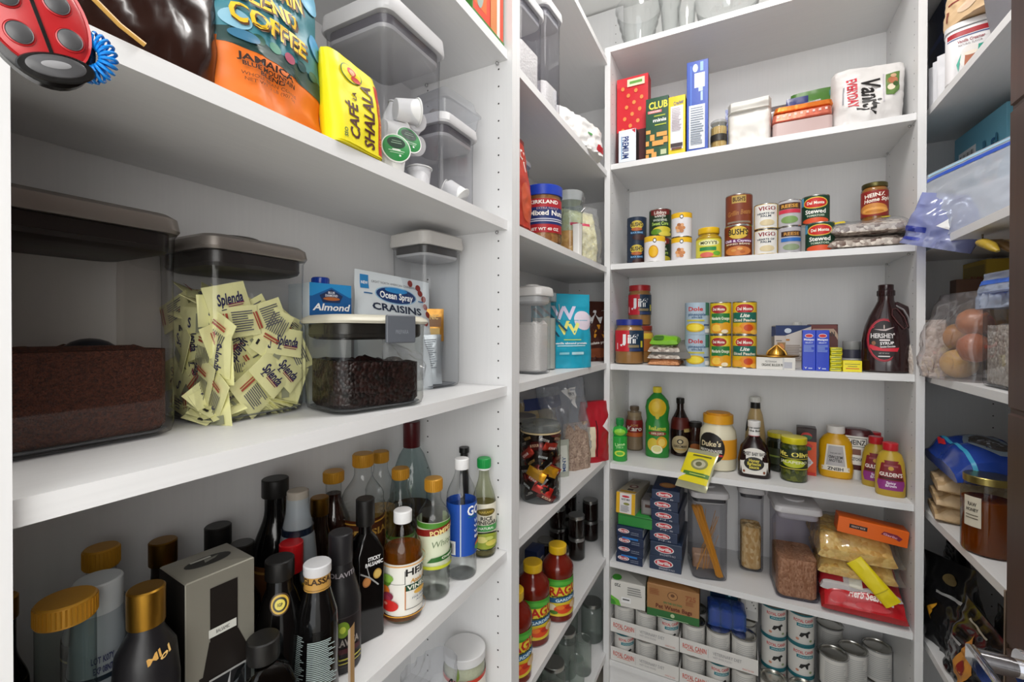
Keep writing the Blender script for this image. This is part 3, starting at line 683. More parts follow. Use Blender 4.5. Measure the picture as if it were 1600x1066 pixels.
bottle('sauce_bottle', 'frosted bottle of dark sauce with translucent white cap and blue print', 'bottle', (-.605, .222, zL), lz(-.6, .22, 8), [(0, .024), (.005, .027), (.14, .027), (.19, .0225), (.236, .0195)], frost, .032, .0205, clear('e8ecee', 1.3, .3, .45), (paint('16202a', .3), .165), capname='translucent_cap',
  labels=[([Rc(0, .5, 1, 1, '3a4420'), Tx(.02, .72, .2, 'ASSI', 'f0e8b8', .62), Rc(0, .97, 1, .03, 'e8e0a0'), El(.2, .3, .14, .2, '8a8a38')], .10, .085, .05), ([Tx(0, .6, .28, 'LOT K07Y', '20244a', .3), Tx(0, .15, .28, 'EXP 08N7', '20244a', .25)], .06, .168, .022)])
bottle('vinegar_bottle', 'black bottle with gold cap and gold signature near the silver box', 'bottle', (-.555, .243, zL), lz(-.555, .243, 12), [(0, .026), (.005, .029), (.15, .029), (.185, .026), (.205, .0155), (.245, .0145)], paint('18171a', .4), .038, .0165, gold, z_over=.034,
  labels=[([Tx(0, .3, .16, 'COLAVITA', 'd8c890', .62), El(.3, .1, .05, .06, 'a86a30')], .12, .08, .08), ([Tx(0, .5, .2, 'Ml', 'c89a50', .14, 25, 1, .3), Tx(.1, .5, .2, 'ol', 'e0b870', .12, 25, 1, .3)], .10, .17, .03)])
bottle('vinegar_bottle', 'brown bottle with dark gold banded cap, against the back panel', 'bottle', (-.715, .333, zL), 80, bprof(.026, .215, .0135, .6, .85), paint('1c1410', .2), .032, .0165, dgold, z_over=.02)
m = Mesh(); loft(m, [(0, .019), (.004, .02), (.155, .02), (.158, .022), (.172, .022), (.174, .02)], paint('2a1c12', .3)); loft(m, [(.1742, .021), (.184, .021), (.186, .019)], paint('8a5a2c', .4)); solo('spice_jar', m, 'small jar with flat bronze disc lid behind the silver box', 'jar', -.67, .332, zL)
bottle('wine_vinegar_bottle', 'black bottle with red script, between the gold-signature bottle and the silver box', 'bottle', (-.635, .300, zL), lz(-.63, .3, 10), bprof(.024, .19, .012), blg, .02, .0135, blk, labels=[([Tx(0, .7, .3, 'Aged', 'b0303c', .4, 0, 1, .3), Tx(0, .3, .3, 'Italiano', 'b0303c', .6, 0, 1, .3)], .08, .10, .04)])
# silver gift box with a printed bottle
sv = paint('a5a295', .35, .55, .05, 40)
els = [Rc(.06, .25, .76, .5, '17120f'), Pg([(-.30, .45), (-.18, .66), (.24, .66), (.44, .5), (.44, .4), (-.30, .4)], '17120f'), Rc(.03, .78, .40, .30, '17120f'), Rc(.01, .70, .40, .042, 'c8c8c0'), Tx(.01, .70, .018, 'BALSAMIC', '444444', .2, 0, 0), Rc(.08, .30, .54, .34, '9a9a98'), Rc(.08, .30, .50, .32, '141416'), Pg([(-.05, .40), (.03, .36), (.12, .47), (.10, .38), (.24, .40), (.1, .34), (.02, .345)], 'a0a0a0'), Rc(.08, .285, .36, .045, 'a8c4c8'), Tx(.08, .285, .024, 'OF MODENA', '1a2a30', .3), Tx(.08, .238, .035, 'BALSAMIC', 'e0e0e0', .4), Tx(.08, .195, .035, 'VINEGAR', 'e0e0e0', .36), Tx(.08, .165, .016, 'ACETO BALSAMICO', 'c0c0c0', .32, 0, 0)]
carton('gift_box', 'silver gift box of balsamic vinegar with a black bottle printed on it', -.552, .318, zL, .076, .07, .232, LF-6, '86847a', els, [Rc(0, .5, .98, .99, '16120f')], top=[El(.02, .05, .34, .18, '23231f'), Rc(-.05, .16, .3, .06, 'b8b8b0'), Pg([(-.05, -.02), (.12, .04), (.2, .12), (.08, .1), (-.02, .1)], '77776e')], mat=sv)
bottle('wine_bottle', 'black capped bottle furthest back behind the silver box', 'bottle', (-.735, .418, zL), 80, bprof(.028, .205, .0165, .5, .7), blg, .042, .0185, blk, z_over=.036)
bottle('wine_bottle', 'black capped bottle just right of the silver box corner', 'bottle', (-.69, .428, zL), 80, bprof(.026, .185, .014, .5, .7), blg, .03, .017, paint('1b1a17', .3), z_over=.026)
# square decanter at the front
t = bottle('oil_bottle', 'square clear bottle with black stopper and gold neck band, front row', 'bottle', (-.525, .352, zL), lz(-.525, .35, 20), [(0, .026, .026, -.008), (.004, .03, .03, -.008), (.085, .03, .03, -.008), (.103, .024, .024, -.01), (.112, .012, .012, -.011), (.126, .012, .012, -.012)], clear('b8c0c4', 1.8), .026, .0185, blk, (paint('171008', .15), .082))
m = Mesh(); loft(m, [(.113, .0135), (.121, .0135)], gold, (0, 0)); decal(m, [Tx(0, .5, .7, 'RISERVA', '3a2a12', .5)], .06, .007, profw([(0, .0136), (1, .0136)], .1135)); part('neck_band', m, t)
bottle('wine_bottle', 'tallest black bottle with brown label at the back of the bottle shelf', 'bottle', (-.71, .498, zL), lz(-.7, .49), bprof(.034, .262, .0165, .55, .82), blg, .03, .021, blk, z_over=.026, labels=[([Rc(0, .5, 1, 1, '6a4222'), Rc(0, .9, 1, .04, 'b88a4a')], .11, .03, .1)])
bottle('soy_sauce_bottle', 'tapered bottle of dark soy sauce with translucent cap and yellow label', 'bottle', (-.645, .492, zL), lz(-.64, .49), [(0, .028), (.005, .031), (.12, .031), (.18, .026), (.222, .018), (.246, .0165)], frost, .024, .0165, clear('d8d0c4', 1.4, .2, .4), (paint('101826', .25), .2), capname='translucent_cap', labels=[([Rc(0, .5, 1, 1, 'd8b83a'), Tx(0, .6, .3, 'SOY', '2a2018', .5)], .1, .02, .1)])
bottle('sauce_bottle', 'slim dark bottle with clear-topped bronze cap behind the soy sauce', 'bottle', (-.69, .572, zL), 60, bprof(.021, .205, .0135, .6, .82), paint('1f140e', .15), .032, .0158, dgold, z_over=.024)
bottle('vinegar_bottle', 'bottle of dark vinegar with orange-gold cap against the back panel', 'bottle', (-.735, .643, zL), 60, bprof(.032, .225, .015, .55, .85), clr, .022, .0195, goldp, (paint('2a120a', .2), .19), rib=30, labels=[([Rc(0, .5, 1, 1, '6a3a22')], .1, .03, .09)])
bottle('hot_sauce_bottle', 'dark bottle with bright red cap', 'bottle', (-.622, .463, zL), lz(-.62, .46), bprof(.024, .182, .013, .55, .72), blg, .044, .0172, paint('c0161c', .35), z_over=.036)
bottle('vinegar_bottle', 'black bottle with a round gold seal on its neck, left of the white-capped one', 'bottle', (-.568, .405, zL), lz(-.568, .405), [(0, .028), (.005, .031), (.12, .031), (.15, .022), (.165, .0165), (.19, .0155)], blg, .026, .0185, blk, labels=[([El(0, .5, .42, .5, '3a2614'), El(0, .5, .36, .43, 'c8a43a'), El(0, .5, .28, .33, '26240e'), El(0, .5, .2, .24, 'd0c04a'), Tx(0, .5, .14, 'IGP', '26240e', .2)], .03, .138, .026)])
bottle('balsamic_glaze_bottle', 'dark glossy bottle with milky cap, gold neck band and a block of fine white print', 'bottle', (-.532, .437, zL), lz(-.53, .437, -6), [(0, .025), (.005, .028), (.105, .028), (.125, .0265), (.15, .019), (.162, .0165), (.19, .0165)], blg, .014, .0185, clear('e8e8ea', 1.2, .3, .75), capname='milky_cap',
  labels=[(lines(-.28, .5, .28, .98, 44, '9caaa8', 7, .55)+lines(.08, .5, .3, .98, 44, '9caaa8', 9, .55)+[Rc(.34, .5, .04, 1, 'd8c8b8'), Rc(.40, .5, .09, 1, 'b88a40')], .085, .0, .105), ([Rc(0, .5, 1, 1, 'b88c44'), Tx(0, .5, .28, 'GLASSA', '3a2410', .4), Rc(0, .08, 1, .04, '7a5a22')], .103, .158, .028)])
bottle('balsamic_glaze_bottle', 'matt black bottle with green emblem label next to the square black bottle', 'bottle', (-.556, .50, zL), lz(-.556, .5, 5), [(0, .027), (.005, .030), (.10, .030), (.125, .024), (.15, .0175), (.18, .0165)], paint('19181a', .45), .045, .0178, paint('222124', .4), z_over=.02,
  labels=[([Rc(0, .5, .9, 1, '3a3436'), Rc(0, .5, .86, .96, '1a1214'), El(0, .76, .14, .16, '7a9a2a'), El(0, .76, .06, .07, 'c8d84a'), Tx(0, .5, .13, 'COLAVITA', 'a8a098', .7), Rc(0, .33, .8, .1, '4a1820'), Rc(0, .17, .86, .03, 'c0b84a'), Rc(0, .09, .86, .02, 'c0b84a')], .07, .012, .075), ([Tx(0, .5, .3, 'COLAVITA', '8a8488', .6)], .09, .135, .02)])
t = bottle('sticky_balsamic_bottle', 'square black bottle with two bronze medals and a tall neck', 'bottle', (-.573, .568, zL), lz(-.573, .568, 25), [(0, .022, .022, -.004), (.003, .0235, .0235, -.004), (.145, .0235, .0235, -.004), (.165, .017, .017, -.01), (.174, .011, .011, -.011), (.20, .011, .011, -.011)], blg, .044, .0155, blk,  z_over=.012,
  labels=[([Tx(.1, .90, .07, 'STICKY', 'f0f0f0', .5), Tx(.1, .80, .07, 'BALSAMIC', 'f0f0f0', .72), El(-.2, .48, .17, .10, 'a86a3a'), El(-.2, .48, .13, .075, 'c88a50'), El(.22, .58, .17, .10, 'b08a40'), El(.22, .58, .13, .075, 'd0b060')], .044, .06, .085)])
m = Mesh(); tube(m, [(-.02, -.026, .118), (-.005, -.027, .108), (.01, -.028, .092)], .0012, '9a9a98', 5); tube(m, [(-.005, -.027, .108), (-.01, -.027, .128)], .0008, '9a9a98', 5); part('tag_string', m, t)
def rib_prof(r, h, nr, z0_, z1_, sh, nk):
    p = [(0, r*.88), (.004, r*.98)]; z = .010
    k = 0
    while z < sh*h:
        p.append((z, r if (k % 2 == 0 or not (z0_ < z < z1_)) else r*.955)); z += .005; k += 1
    return p+ease(sh*h+.001, r, nk*h, nr)[1:]+[(h, nr)]
bottle('vinegar_bottle', 'big clear ribbed bottle with gold cap and red-brown label, behind the black bottles', 'bottle', (-.70, .688, zL), lz(-.7, .69), rib_prof(.043, .25, .0175, .12, .2, .68, .9), clr, .026, .0205, goldp, (paint('c9a24a', .15), .09), rib=36, labels=[([Rc(0, .5, 1, 1, '5a2c18'), Tx(.15, .62, .18, 'PERSIAN', 'e0b050', .75), Rc(0, .9, 1, .05, 'c8922e')], .15, .07, .07)])
bottle('vinegar_bottle', 'smaller clear bottle with gold cap peeping out behind the big ribbed bottle', 'bottle', (-.725, .765, zL), lz(-.72, .76), rib_prof(.034, .235, .0155, .12, .18, .66, .9), clr, .024, .0175, goldp, (paint('b08a48', .2), .12), rib=30)
# liqueur decanter
bottle('liqueur_bottle', 'clear bell-shaped bottle with a tall dark red neck wrap at the back', 'bottle', (-.722, .868, zL), lz(-.72, .86), [(0, .045), (.006, .052), (.10, .054), (.17, .046), (.215, .030), (.235, .0175), (.29, .016)], clear('e2eaea', 2), .062, .0205, paint('4a1216', .3), (clear('c8a060', 1), .09), z_over=.056, capname='neck_wrap', labels=[([El(0, .5, .3, .5, '8a5a2a'), El(0, .5, .2, .35, '4a1216')], .03, .265, .02)])
bottle('vinegar_bottle', 'clear ribbed bottle with gold cap between the decanter and the cider vinegar', 'bottle', (-.635, .728, zL), lz(-.63, .72), rib_prof(.029, .222, .0145, .1, .19, .68, .88), clr, .022, .0172, goldp, (clear('e8e8d8', 1), .15), rib=30, labels=[([Rc(0, .5, 1, 1, '6aa04a'), Rc(0, .8, 1, .1, 'f0f0e0')], .12, .05, .05)])
# cider vinegar
X, Y, r, h = rnd(598, 660, 787, zL, vb=978)
bottle('cider_vinegar_bottle', 'bottle of amber vinegar with white cap and cream label showing a carrot and tomato', 'bottle', (X, Y, zL), lz(X, Y, 16), [(0, r*.86), (.006, r), (.118, r)]+ease(.119, r, .172, .0125)[1:]+[(.182, .0125)], clear('f2f6ee', 1.5), .021, .0165, 'f2f2f2', (clear('d07c1c', .8, .05, .18), .125), rib=0,
  labels=[([Rc(0, .5, 1, 1, 'f1efe6'), Tx(.20, .83, .13, 'HEINZ', '1c1a1a', .36, 0, 1), Rc(.02, .74, .006, .26, '1c1a1a'), Rc(-.06, .62, .16, .006, '1c1a1a'), Tx(.2, .66, .07, 'Apple Cider', 'c8922e', .26, 0, 1, .2), Rc(.20, .535, .36, .12, '1f4a34'), Tx(.20, .535, .08, 'VINEGAR', 'f0f0e0', .32), El(.18, .42, .08, .05, 'e0b050'), Tx(.2, .32, .035, 'FIVE PERCENT', '4a5a7a', .24, 0, 0), Tx(.2, .26, .035, 'ACIDITY', '4a5a7a', .16, 0, 0), Rc(.2, .13, .36, .01, '1c1a1a'), Rc(.02, .35, .008, .45, 'c87828'),
   El(-.19, .68, .09, .12, '5f8a2c'), El(-.24, .62, .07, .1, '7aa83a'), El(-.14, .74, .06, .08, '8ab84a'), El(-.16, .50, .045, .1, 'e07a28'), El(-.13, .40, .05, .08, '8a3048'), El(-.16, .34, .06, .09, 'a83a50'), El(-.12, .22, .085, .11, 'd42a24'), El(-.15, .26, .02, .03, 'f09080'), Rc(0, .985, 1, .02, 'e2a23a'), Rc(0, .015, 1, .02, 'e2a23a')], .19, .017, .09, -16)])
X, Y, r, h = rnd(652, 703, 741, zL, vb=940)
bottle('white_vinegar_bottle', 'clear ribbed bottle with gold cap, green label and red banner', 'bottle', (X, Y, zL), lz(X, Y, 6), rib_prof(r, .215, .0145, .012, .055, .70, .88), clear('fbfcfb', 2), .024, .0172, goldp, (clear('fafcfa', 1.2), .16), rib=30,
  labels=[([Rc(0, .5, 1, 1, 'dfe5c8'), Rc(0, .93, 1, .12, '4c8a2c'), Rc(-.42, .93, .14, .12, 'd8c83a'), Pg([(-.36, .66), (-.36, .8), (.36, .96), (.36, .8)], '8a2018'), Tx(.14, .815, .11, 'POMPEIAN', 'f0d890', .42, 9), Tx(.08, .55, .13, 'White', '7a8a6a', .28, 8, 0, .3), El(-.3, .38, .1, .09, '4c8a2c'), El(-.24, .28, .09, .08, '5a9a38'), El(-.36, .28, .08, .08, '3c7a28'), Pg([(-.1, .14), (-.05, .24), (.4, .36), (.4, .2)], '2e6a2a'), Tx(.18, .25, .045, 'Organic', 'f0f0e0', .22, 9), Rc(0, .03, 1, .07, 'c8d03a'), Rc(-.42, .03, .2, .07, 'e0d040')], .155, .062, .088)])
X, Y, r, h = rnd(698, 745, 711, zL, vb=908)
bottle('white_vinegar_bottle', 'clear bottle with white cap and royal blue wraparound label', 'bottle', (X, Y, zL), lz(X, Y, 30), [(0, r*.9), (.006, r), (.165, r)]+ease(.166, r, .222, .014)[1:]+[(.236, .014)], clear('fbfcfc', 2), .022, .0155, 'f2f2f2', (clear('fafcfc', 1.2), .145),
  labels=[([Rc(0, .5, 1, 1, '1d4fae'), Rc(-.0, .5, .012, 1, 'c8d4dc'), Tx(.24, .86, .17, 'GOYA', 'ffffff', .34), Rc(.24, .74, .32, .01, '3a8a4a'), Tx(.26, .64, .07, 'White', 'c8d8f0', .2, 0, 1, .2), Tx(.26, .54, .05, 'Vinegar', 'ffffff', .2), Tx(.26, .44, .05, 'Vinagre', 'ffffff', .2), Tx(.26, .34, .05, 'Blanco', 'ffffff', .2), El(.25, .17, .08, .08, 'e07a28'), El(.21, .13, .05, .05, '5aa048'), El(.28, .22, .04, .04, 'e8c040')]+barcode(-.14, .17, .18, .26), .19, .05, .108, -34)])
m = Mesh(); loft(m, [(0, .011), (.16, .011), (.2, .009), (.222, .009), (.224, .012), (.236, .012)], blk); solo('hot_sauce_bottle', m, 'thin black-topped bottle mostly hidden behind the blue-labelled vinegar', 'bottle', -.60, .915, zL)
X, Y, r, h = rnd(738, 775, 710, zL, vb=873)
t = bottle('rice_vinegar_bottle', 'bottle of rice vinegar with bright green cap, last at the far end of the shelf', 'bottle', (X, Y, zL), lz(X, Y, 12), [(0, r*.9), (.006, r), (.115, r)]+ease(.116, r, .19, .0115)[1:]+[(.202, .0115)], clear('eef0e4', 1.6), .022, .0155, '1e9a4a', (clear('c9bc78', 1, .05, .2), .12), rib=24, z_over=.002,
  labels=[([Rc(0, .5, 1, 1, 'e9e4d0'), El(0, .83, .2, .08, '6a5a1c'), Tx(0, .83, .05, 'NAKANO', 'c8b050', .3), Tx(0, .69, .075, 'RICE', '1c1a18', .24), Tx(0, .60, .075, 'VINEGAR', '1c1a18', .42), Rc(0, .48, 1, .13, '3f9a48'), Tx(0, .48, .05, 'NATURAL', 'e8f0e0', .3), El(0, .2, .42, .2, '1c2a18'), El(0, .2, .38, .17, '9aa838'), El(-.1, .24, .12, .07, 'e0d880'), El(.1, .16, .12, .06, 'd8cc60'), El(.05, .27, .08, .04, 'c8d070')], .115, .018, .105)])
m = Mesh(); loft(m, [(.196, .0145), (.2, .015), (.2005, .014)], 'f0f0f0'); part('white_collar', m, t)
# shelf below
X, Y, r, h = rnd(692, 760, 990, zLL, X=-.575)
jar('glass_jar', 'jar with a wide white lid and red-edged label, on the shelf below the bottles', X, Y, zLL, r*.97, h, 'dcdcdc', paint('d8d2b8', .5, 0, .3, 200), .9, [([Rc(0, .5, 1, 1, 'ece6dc'), Rc(0, .94, 1, .12, 'c8402c'), Tx(0, .6, .2, 'RICE', '7a2a1c', .3)], .2, .05, h-.095)], lidh=.02, lr=1.0, neck=.95)
pouch('plastic_bag', 'crumpled clear and green plastic bag under the bottle shelf', -.565, .735, zLL, .12, .225, .09, 75, film(), [Rc(.36, .55, .16, .7, '7a9a28'), Tx(.1, .86, .05, '052', '1c1c1c', .3, 30)], wr=.014, seed=12, py=(1, 1, 1, .9, .7))
# ================================================================ MIDDLE UNIT
zl = zU
# upper shelf
for X, Y, w, h, lb, fl in ((-.57, 1.115, .135, .255, 'clear container with grey lid, shorter of the two, upper middle shelf', .12), (-.575, 1.285, .115, .345, 'tallest clear container with grey lid, upper middle shelf', .10)):
    container(lb, X, Y, z1+.0005, w, .12, h, LF-4, white_lid, '6a6a70', .03, tint='f4f4f8')
    heap('white flour at the bottom of the '+('shorter' if Y < 1.2 else 'tallest')+' grey-lidded container, upper middle shelf', X, Y, z1+.0005, w-.008, .112, fl, LF-4, paint('e9e7e2', .8, 0, .3, 200), 'flour', 2, .006)
pouch('snack_bag', 'pink and red bag standing behind the tall clear containers', -.70, 1.30, z1, .12, .17, .05, LF-30, gloss('c86a70'), [Rc(0, .5, .8, .3, 'e0c8c8')], seed=6)
pouch('plastic_bag', 'crumpled white plastic bag with red print at the far end of the upper middle shelf', -.56, 1.55, z1, .26, .12, .14, LF-25, paint('e2e0de', .35), [Rc(.35, .2, .2, .16, 'c8323c'), El(.1, .5, .04, .06, '4a8a4a')], wr=.014, seed=33, ry=8, py=(1, 1, .9, .8, .5))
m = Mesh(); tube(m, [(0, 0, 0), (.0, .01, .06), (-.01, .03, .08), (-.015, .04, .04)], .002, 'a83238', 6); solo('twist_tie', m, 'thin red cord loop sticking up behind the white bag', 'cord', -.62, 1.45, z1+.09)
# nuts shelf
pouch('chip_bag', 'red foil snack bag squeezed against the white stile, nut shelf', -.545, 1.065, z2, .16, .27, .07, LF+5, foil('a82a1e'), [Rc(0, .5, .9, .9, 'b8321f'), Tx(.2, .8, .1, 'CI', 'f4f0e8', .3), Tx(.2, .68, .1, '1', 'f4f0e8', .08), El(.1, .3, .3, .2, 'c8502a')], seed=14, wr=.005)
X, Y, r, h = -.63, 1.22, .05, .24
container('clear container behind the blue-lidded nut jar', X, Y, z2+.0005, .09, .09, .26, LF, clear('e8eaec', 1.6, .1, .5), '9a9a9c', .02, 0, tint='f6f7f8')
X, Y, r, h = rnd(818, 878, 285, z2, X=-.545)
t = jar('nut_jar', 'clear jar of mixed nuts with wide blue lid and red and blue label', X, Y, z2, .056, .172, paint('1f3fae', .3), grain('9a5c30', 'c88a50', 60, rough=.5, bump=1), .98,
  [([Rc(0, .5, 1, 1, 'a81c26'), Rc(.05, .5, .62, .5, '1c2f6a'), Tx(.0, .90, .1, 'KIRKLAND', 'f4f0e8', .4), Tx(.05, .58, .14, 'Mixed Nuts', 'f0ece4', .5), Tx(.05, .66+.05, .06, 'EXTRA FANCY', 'c8a8a8', .3, 0, 0), Rc(.05, .4, .5, .03, 'c8c8d8'), Rc(.05, .34, .5, .03, 'c8c8d8'), Tx(0, .10, .08, 'NET WT 40 OZ', 'f0e8e0', .4)], .23, .03, .1)], lidh=.03, lr=1.06, rib=0, neck=.98, rz=facing(X, Y)+4)
X, Y, r, h = rnd(868, 912, 292, z2, X=-.555)
t = jar('clip_top_jar', 'clear canister with wire clip lid holding cashews, beside the nut jar', X, Y, z2, .045, .235, clear('e6eaec', 2, .05, .35), grain('b8824a', 'd8a868', 45, rough=.5, bump=1.2), .42, lidh=.035, lr=1.05, neck=1.0)
m = Mesh(); tube(m, [(.046, -.012, .18), (.054, -.014, .21), (.052, 0, .228), (.054, .014, .21), (.046, .012, .18)], .0016, metal('b8b8ba'), 6); tube(m, [(.046, -.008, .16), (.058, 0, .175), (.046, .008, .16)], .0016, metal('b8b8ba'), 6); m.v = [(p[1]*.3+p[0]*.9, -p[0]*.35+p[1], p[2]) for p in m.v]; part('wire_clip', m, t)
m = Mesh(); loft(m, [(0, .012, .012, -.004), (.11, .013, .013, -.004), (.112, .014, .014, -.004)], 'eceae6'); solo('measuring_scoop', m, 'white scoop standing in front of the clip-top canister', 'scoop', -.515, 1.50, z2, LF-10)
pouch('zip_bag', 'zip bag of pale yellow shredded food with a red zip', -.57, 1.66, z2, .16, .20, .10, LF-30, grain('e6dfa8', 'f0ecc8', 120, rough=.6, bump=.6), [], wr=.008, seed=7, py=(1, 1, .9, .6, .2))
pouch('plastic_bag', 'clear wrapping around the pale yellow bag', -.55, 1.64, z2, .17, .215, .11, LF-30, film(), [Rc(-.2, .62, .5, .05, 'c83a5a')], wr=.01, seed=8, py=(1, 1, .9, .6, .1))
pouch('snack_bag', 'dark blue bag at the back corner of the nut shelf', -.66, 1.80, z2, .13, .2, .06, LF-30, gloss('28406a'), seed=15)
# flour shelf
X, Y, r, h = rnd(814, 858, 447, z3, vb=585)
container('clear canister of white flour with white lid, lower of the stile shelves', X-.005, 1.262, z3+.0005, .088, .10, .265, LF-8, paint('e4e2e0', .35), 'd8d8d8', .03, tint='f6f7f8', haze=.1)
heap('white flour filling the lower two thirds of the white-lidded canister', X-.005, 1.262, z3+.0005, .08, .092, .15, LF-8, paint('dcd8d4', .8, 0, .3, 200), 'flour', 5, .02)
X, Y = -.60, 1.405
t = jar('clip_top_jar', 'tall clear clip-top jar of flour behind the white-lidded canister', X, Y, z3, .04, .258, clear('e6eaec', 2, .05, .4), paint('cfcbc6', .8), .7, lidh=.03, lr=1.05, neck=1.0)
m = Mesh(); tube(m, [(.044, -.012, .17), (.052, -.014, .2), (.05, 0, .22), (.052, .014, .2), (.044, .012, .17)], .0016, metal('b8b8ba'), 6); part('wire_clip', m, t)
cy_, w_, h_ = slabX(861, 930, 466, z3, -.55)
els = [Rc(0, .5, .97, .98, '1c9cb8'), Tx(.0, .74, .17, 'W', 'd8d0e8', .40, 0, 1, .05), Tx(.05, .54, .17, 'W', 'e6e27a', .40), El(.33, .64, .17, .13, 'd8ccd8'), Rc(.05, .64, .7, .008, '1c9cb8'), Tx(.08, .335, .026, 'vanilla almond protein', 'f0f4f4', .56), Rc(.1, .38, .3, .014, 'b8d878'), Rc(.08, .3, .5, .012, 'c8e8ee'), Rc(-.05, .2, .16, .03, '8acbd8'), Rc(.18, .2, .22, .035, 'b8e0e8'), El(-.28, .24, .07, .05, '6ac0b0'), El(-.28, .24, .055, .038, '1c9cb8')]
for fx_, fy_ in ((-.3, .63), (-.38, .42)):
    els += [El(fx_+.05*math.cos(a), fy_+.035*math.sin(a), .04, .028, 'e8dcc0') for a in (0, 1.25, 2.5, 3.75, 5)]+[El(fx_, fy_, .03, .02, 'e0b858')]
els += [Pg([(-.5, .9), (-.47, .92), (.02, .5), (-.02, .49)], '17506a'), Pg([(-.5, .78), (-.46, .8), (-.13, .42), (-.17, .42)], '163c50')]
pouch('protein_bag', 'turquoise pouch with large white and yellow letters, middle unit', -.575, 1.50, z3, .235, .262, .085, LF-40, paint('1c9cb8', .3), els, wr=.003, seed=17, py=(1, 1, .9, .7, .3, .1))
els = [Rc(0, .5, .97, .98, '4a241a'), Tx(.1, .74, .2, 'W', 'f0f0f0', .4), Tx(.15, .5, .2, 'W', 'e09a28', .45), Tx(.1, .31, .04, 'chocolate protein', 'f0e8e0', .6, 6), El(.1, .14, .3, .08, '8a4a2c')]
pouch('protein_bag', 'brown pouch with white and orange letters behind the turquoise one', -.60, 1.90, z3, .22, .26, .08, LF-45, paint('4a241a', .3), els, wr=.005, seed=18)
# sweets shelf
X, Y, r, h = rnd(813, 877, 652, z4, vb=790)
R_ = r*.98; t = thing('candy_jar', 'large clear glass jar with glass lid, full of wrapped sweets', 'jar', X, Y, z4, facing(X, Y))
m = Mesh(); loft(m, [(0, R_*.93), (.006, R_), (.19, R_), (.2, R_*.97), (.205, R_*.93), (.212, R_*.93)], clear('eef2f2', 2)); part('glass_body', m, t)
m = Mesh(); loft(m, [(.2125, R_*.98), (.216, R_*1.02), (.222, R_*1.02), (.2225, R_*.96), (.232, R_*.97), (.236, R_*.9)], clear('e2e6e4', 2.2, .03, .12)); part('glass_lid', m, t)
m = Mesh(); loft(m, [(.207, R_*.99), (.2095, R_*1.01), (.212, R_*.99)], paint('c8b48a', .4), (0, 0)); part('seal_ring', m, t)
cols = [('1f1512', 'd8d0c8', 'MARS'), ('c83a28', 'f0e8e0', 'KIT'), ('26160f', 'c89a50', 'DARK'), ('7a1c18', 'f0c8a0', 'BAR'), ('2a1a12', 'e0e0e0', 'CHOC')]
rr = random.Random(5); k = 0; GC = 'wrapped sweets in the glass jar'
for lay in range(8):
    for a in range(7):
        c = cols[(k*3+lay) % 5]; ang = 2*PI*a/7+lay*.5; q = R_*.70
        m = Mesh(); bag(m, .055, .026, .016, foil(c[0], .25), py=(.3, 1, 1, .3), wr=.0015, n=8, seed=k); decal(m, [Rc(0, .5, .5, .3, c[1]), Tx(0, .5, .26, c[2], c[0], .4)], .055, .026, lambda p, s, o: (p, -.0092-o, s), 1)
        cx_, cy_ = X+q*math.cos(ang), Y+q*math.sin(ang)
        solo('wrapped_sweet', m, 'foil wrapped sweet in dark and red wrapper inside the glass jar', 'sweet', cx_, cy_, z4+.010+.0245*lay, math.degrees(ang)+90+rr.uniform(-12, 12), GC, rr.uniform(-25, 25), rr.uniform(-50, 50)); k += 1
for i in range(3):
    ang = math.atan2(-Y, -X)+(-.35+.35*i); m = Mesh(); bag(m, .06, .03, .012, foil(('e0a020', 'c82a20', 'e0a020')[i], .3), py=(.3, 1, 1, .3), wr=.0015, n=8, seed=80+i)
    solo('wrapped_sweet', m, ('yellow wrapped sweet pressed against the jar glass', 'bright red wrapped sweet low in the jar', 'second yellow wrapped sweet pressed against the jar glass, further right')[i], 'sweet', X+R_*.86*math.cos(ang), Y+R_*.86*math.sin(ang), z4+(.075, .03, .085)[i], math.degrees(ang)+90, None, 0, 25)
jar('glass_jar', 'jar with grey lid directly behind the sweet jar', -.69, 1.40, z4, .055, .225, paint('7c7974', .4), grain('3a2a20', '5a4434', 90), .9, lidh=.014, lr=1.05)
pouch('chip_bag', 'bag of tortilla chips at the back behind the sweet jar', -.70, 1.58, z4, .2, .25, .1, LF-20, grain('b89a58', 'd0b878', 35, rough=.4, bump=1), wr=.01, seed=19)
pouch('plastic_bag', 'clear and blue plastic bag wrapped round the tortilla chips', -.685, 1.57, z4, .22, .30, .12, LF-20, film(), [Rc(0, .82, .9, .14, '2c3a6a')], wr=.012, seed=20)
pouch('zip_bag', 'large clear zip bag holding a small white sachet, behind the sweet jar', -.60, 1.66, z4, .22, .34, .10, LF-32, clear('e9edf4', 2.5, .15, .22), [Pg([(-.1, .86), (.18, .9), (.12, .66)], 'd8d8d8'), Tx(.08, .82, .03, 'DRY', '666666', .1)], wr=.016, seed=22, py=(1, .9, 1, .9, .8, .6), skew=-.15)
pouch('zip_bag', 'clear bag of brown oats beside the red bag, sweet shelf', -.565, 1.63, z4, .12, .17, .07, LF-30, grain('8a7264', 'b09a88', 160), wr=.006, seed=23)
pouch('tissue_packet', 'small grey-green packet leaning beside the sweet jar', -.57, 1.505, z4, .05, .13, .02, LF-40, paint('a8aca0', .3), [Rc(0, .5, .6, .7, 'd0d2c8'), Tx(0, .35, .25, 'MINT', '2c4a7a', .4, 90)], wr=.002, seed=24)
pouch('flour_bag', 'red and white bag at the far end of the sweet shelf', -.535, 1.76, z4, .13, .235, .08, LF-35, paint('a81826', .35), [Rc(-.33, .35, .3, .5, 'd8cbb0'), Pg([(.1, .6), (.4, .75), (.4, .45)], 'e8e0e0'), Rc(-.12, .4, .03, .6, '2a1418')], wr=.005, seed=25, py=(1, 1, .9, .8, .4))
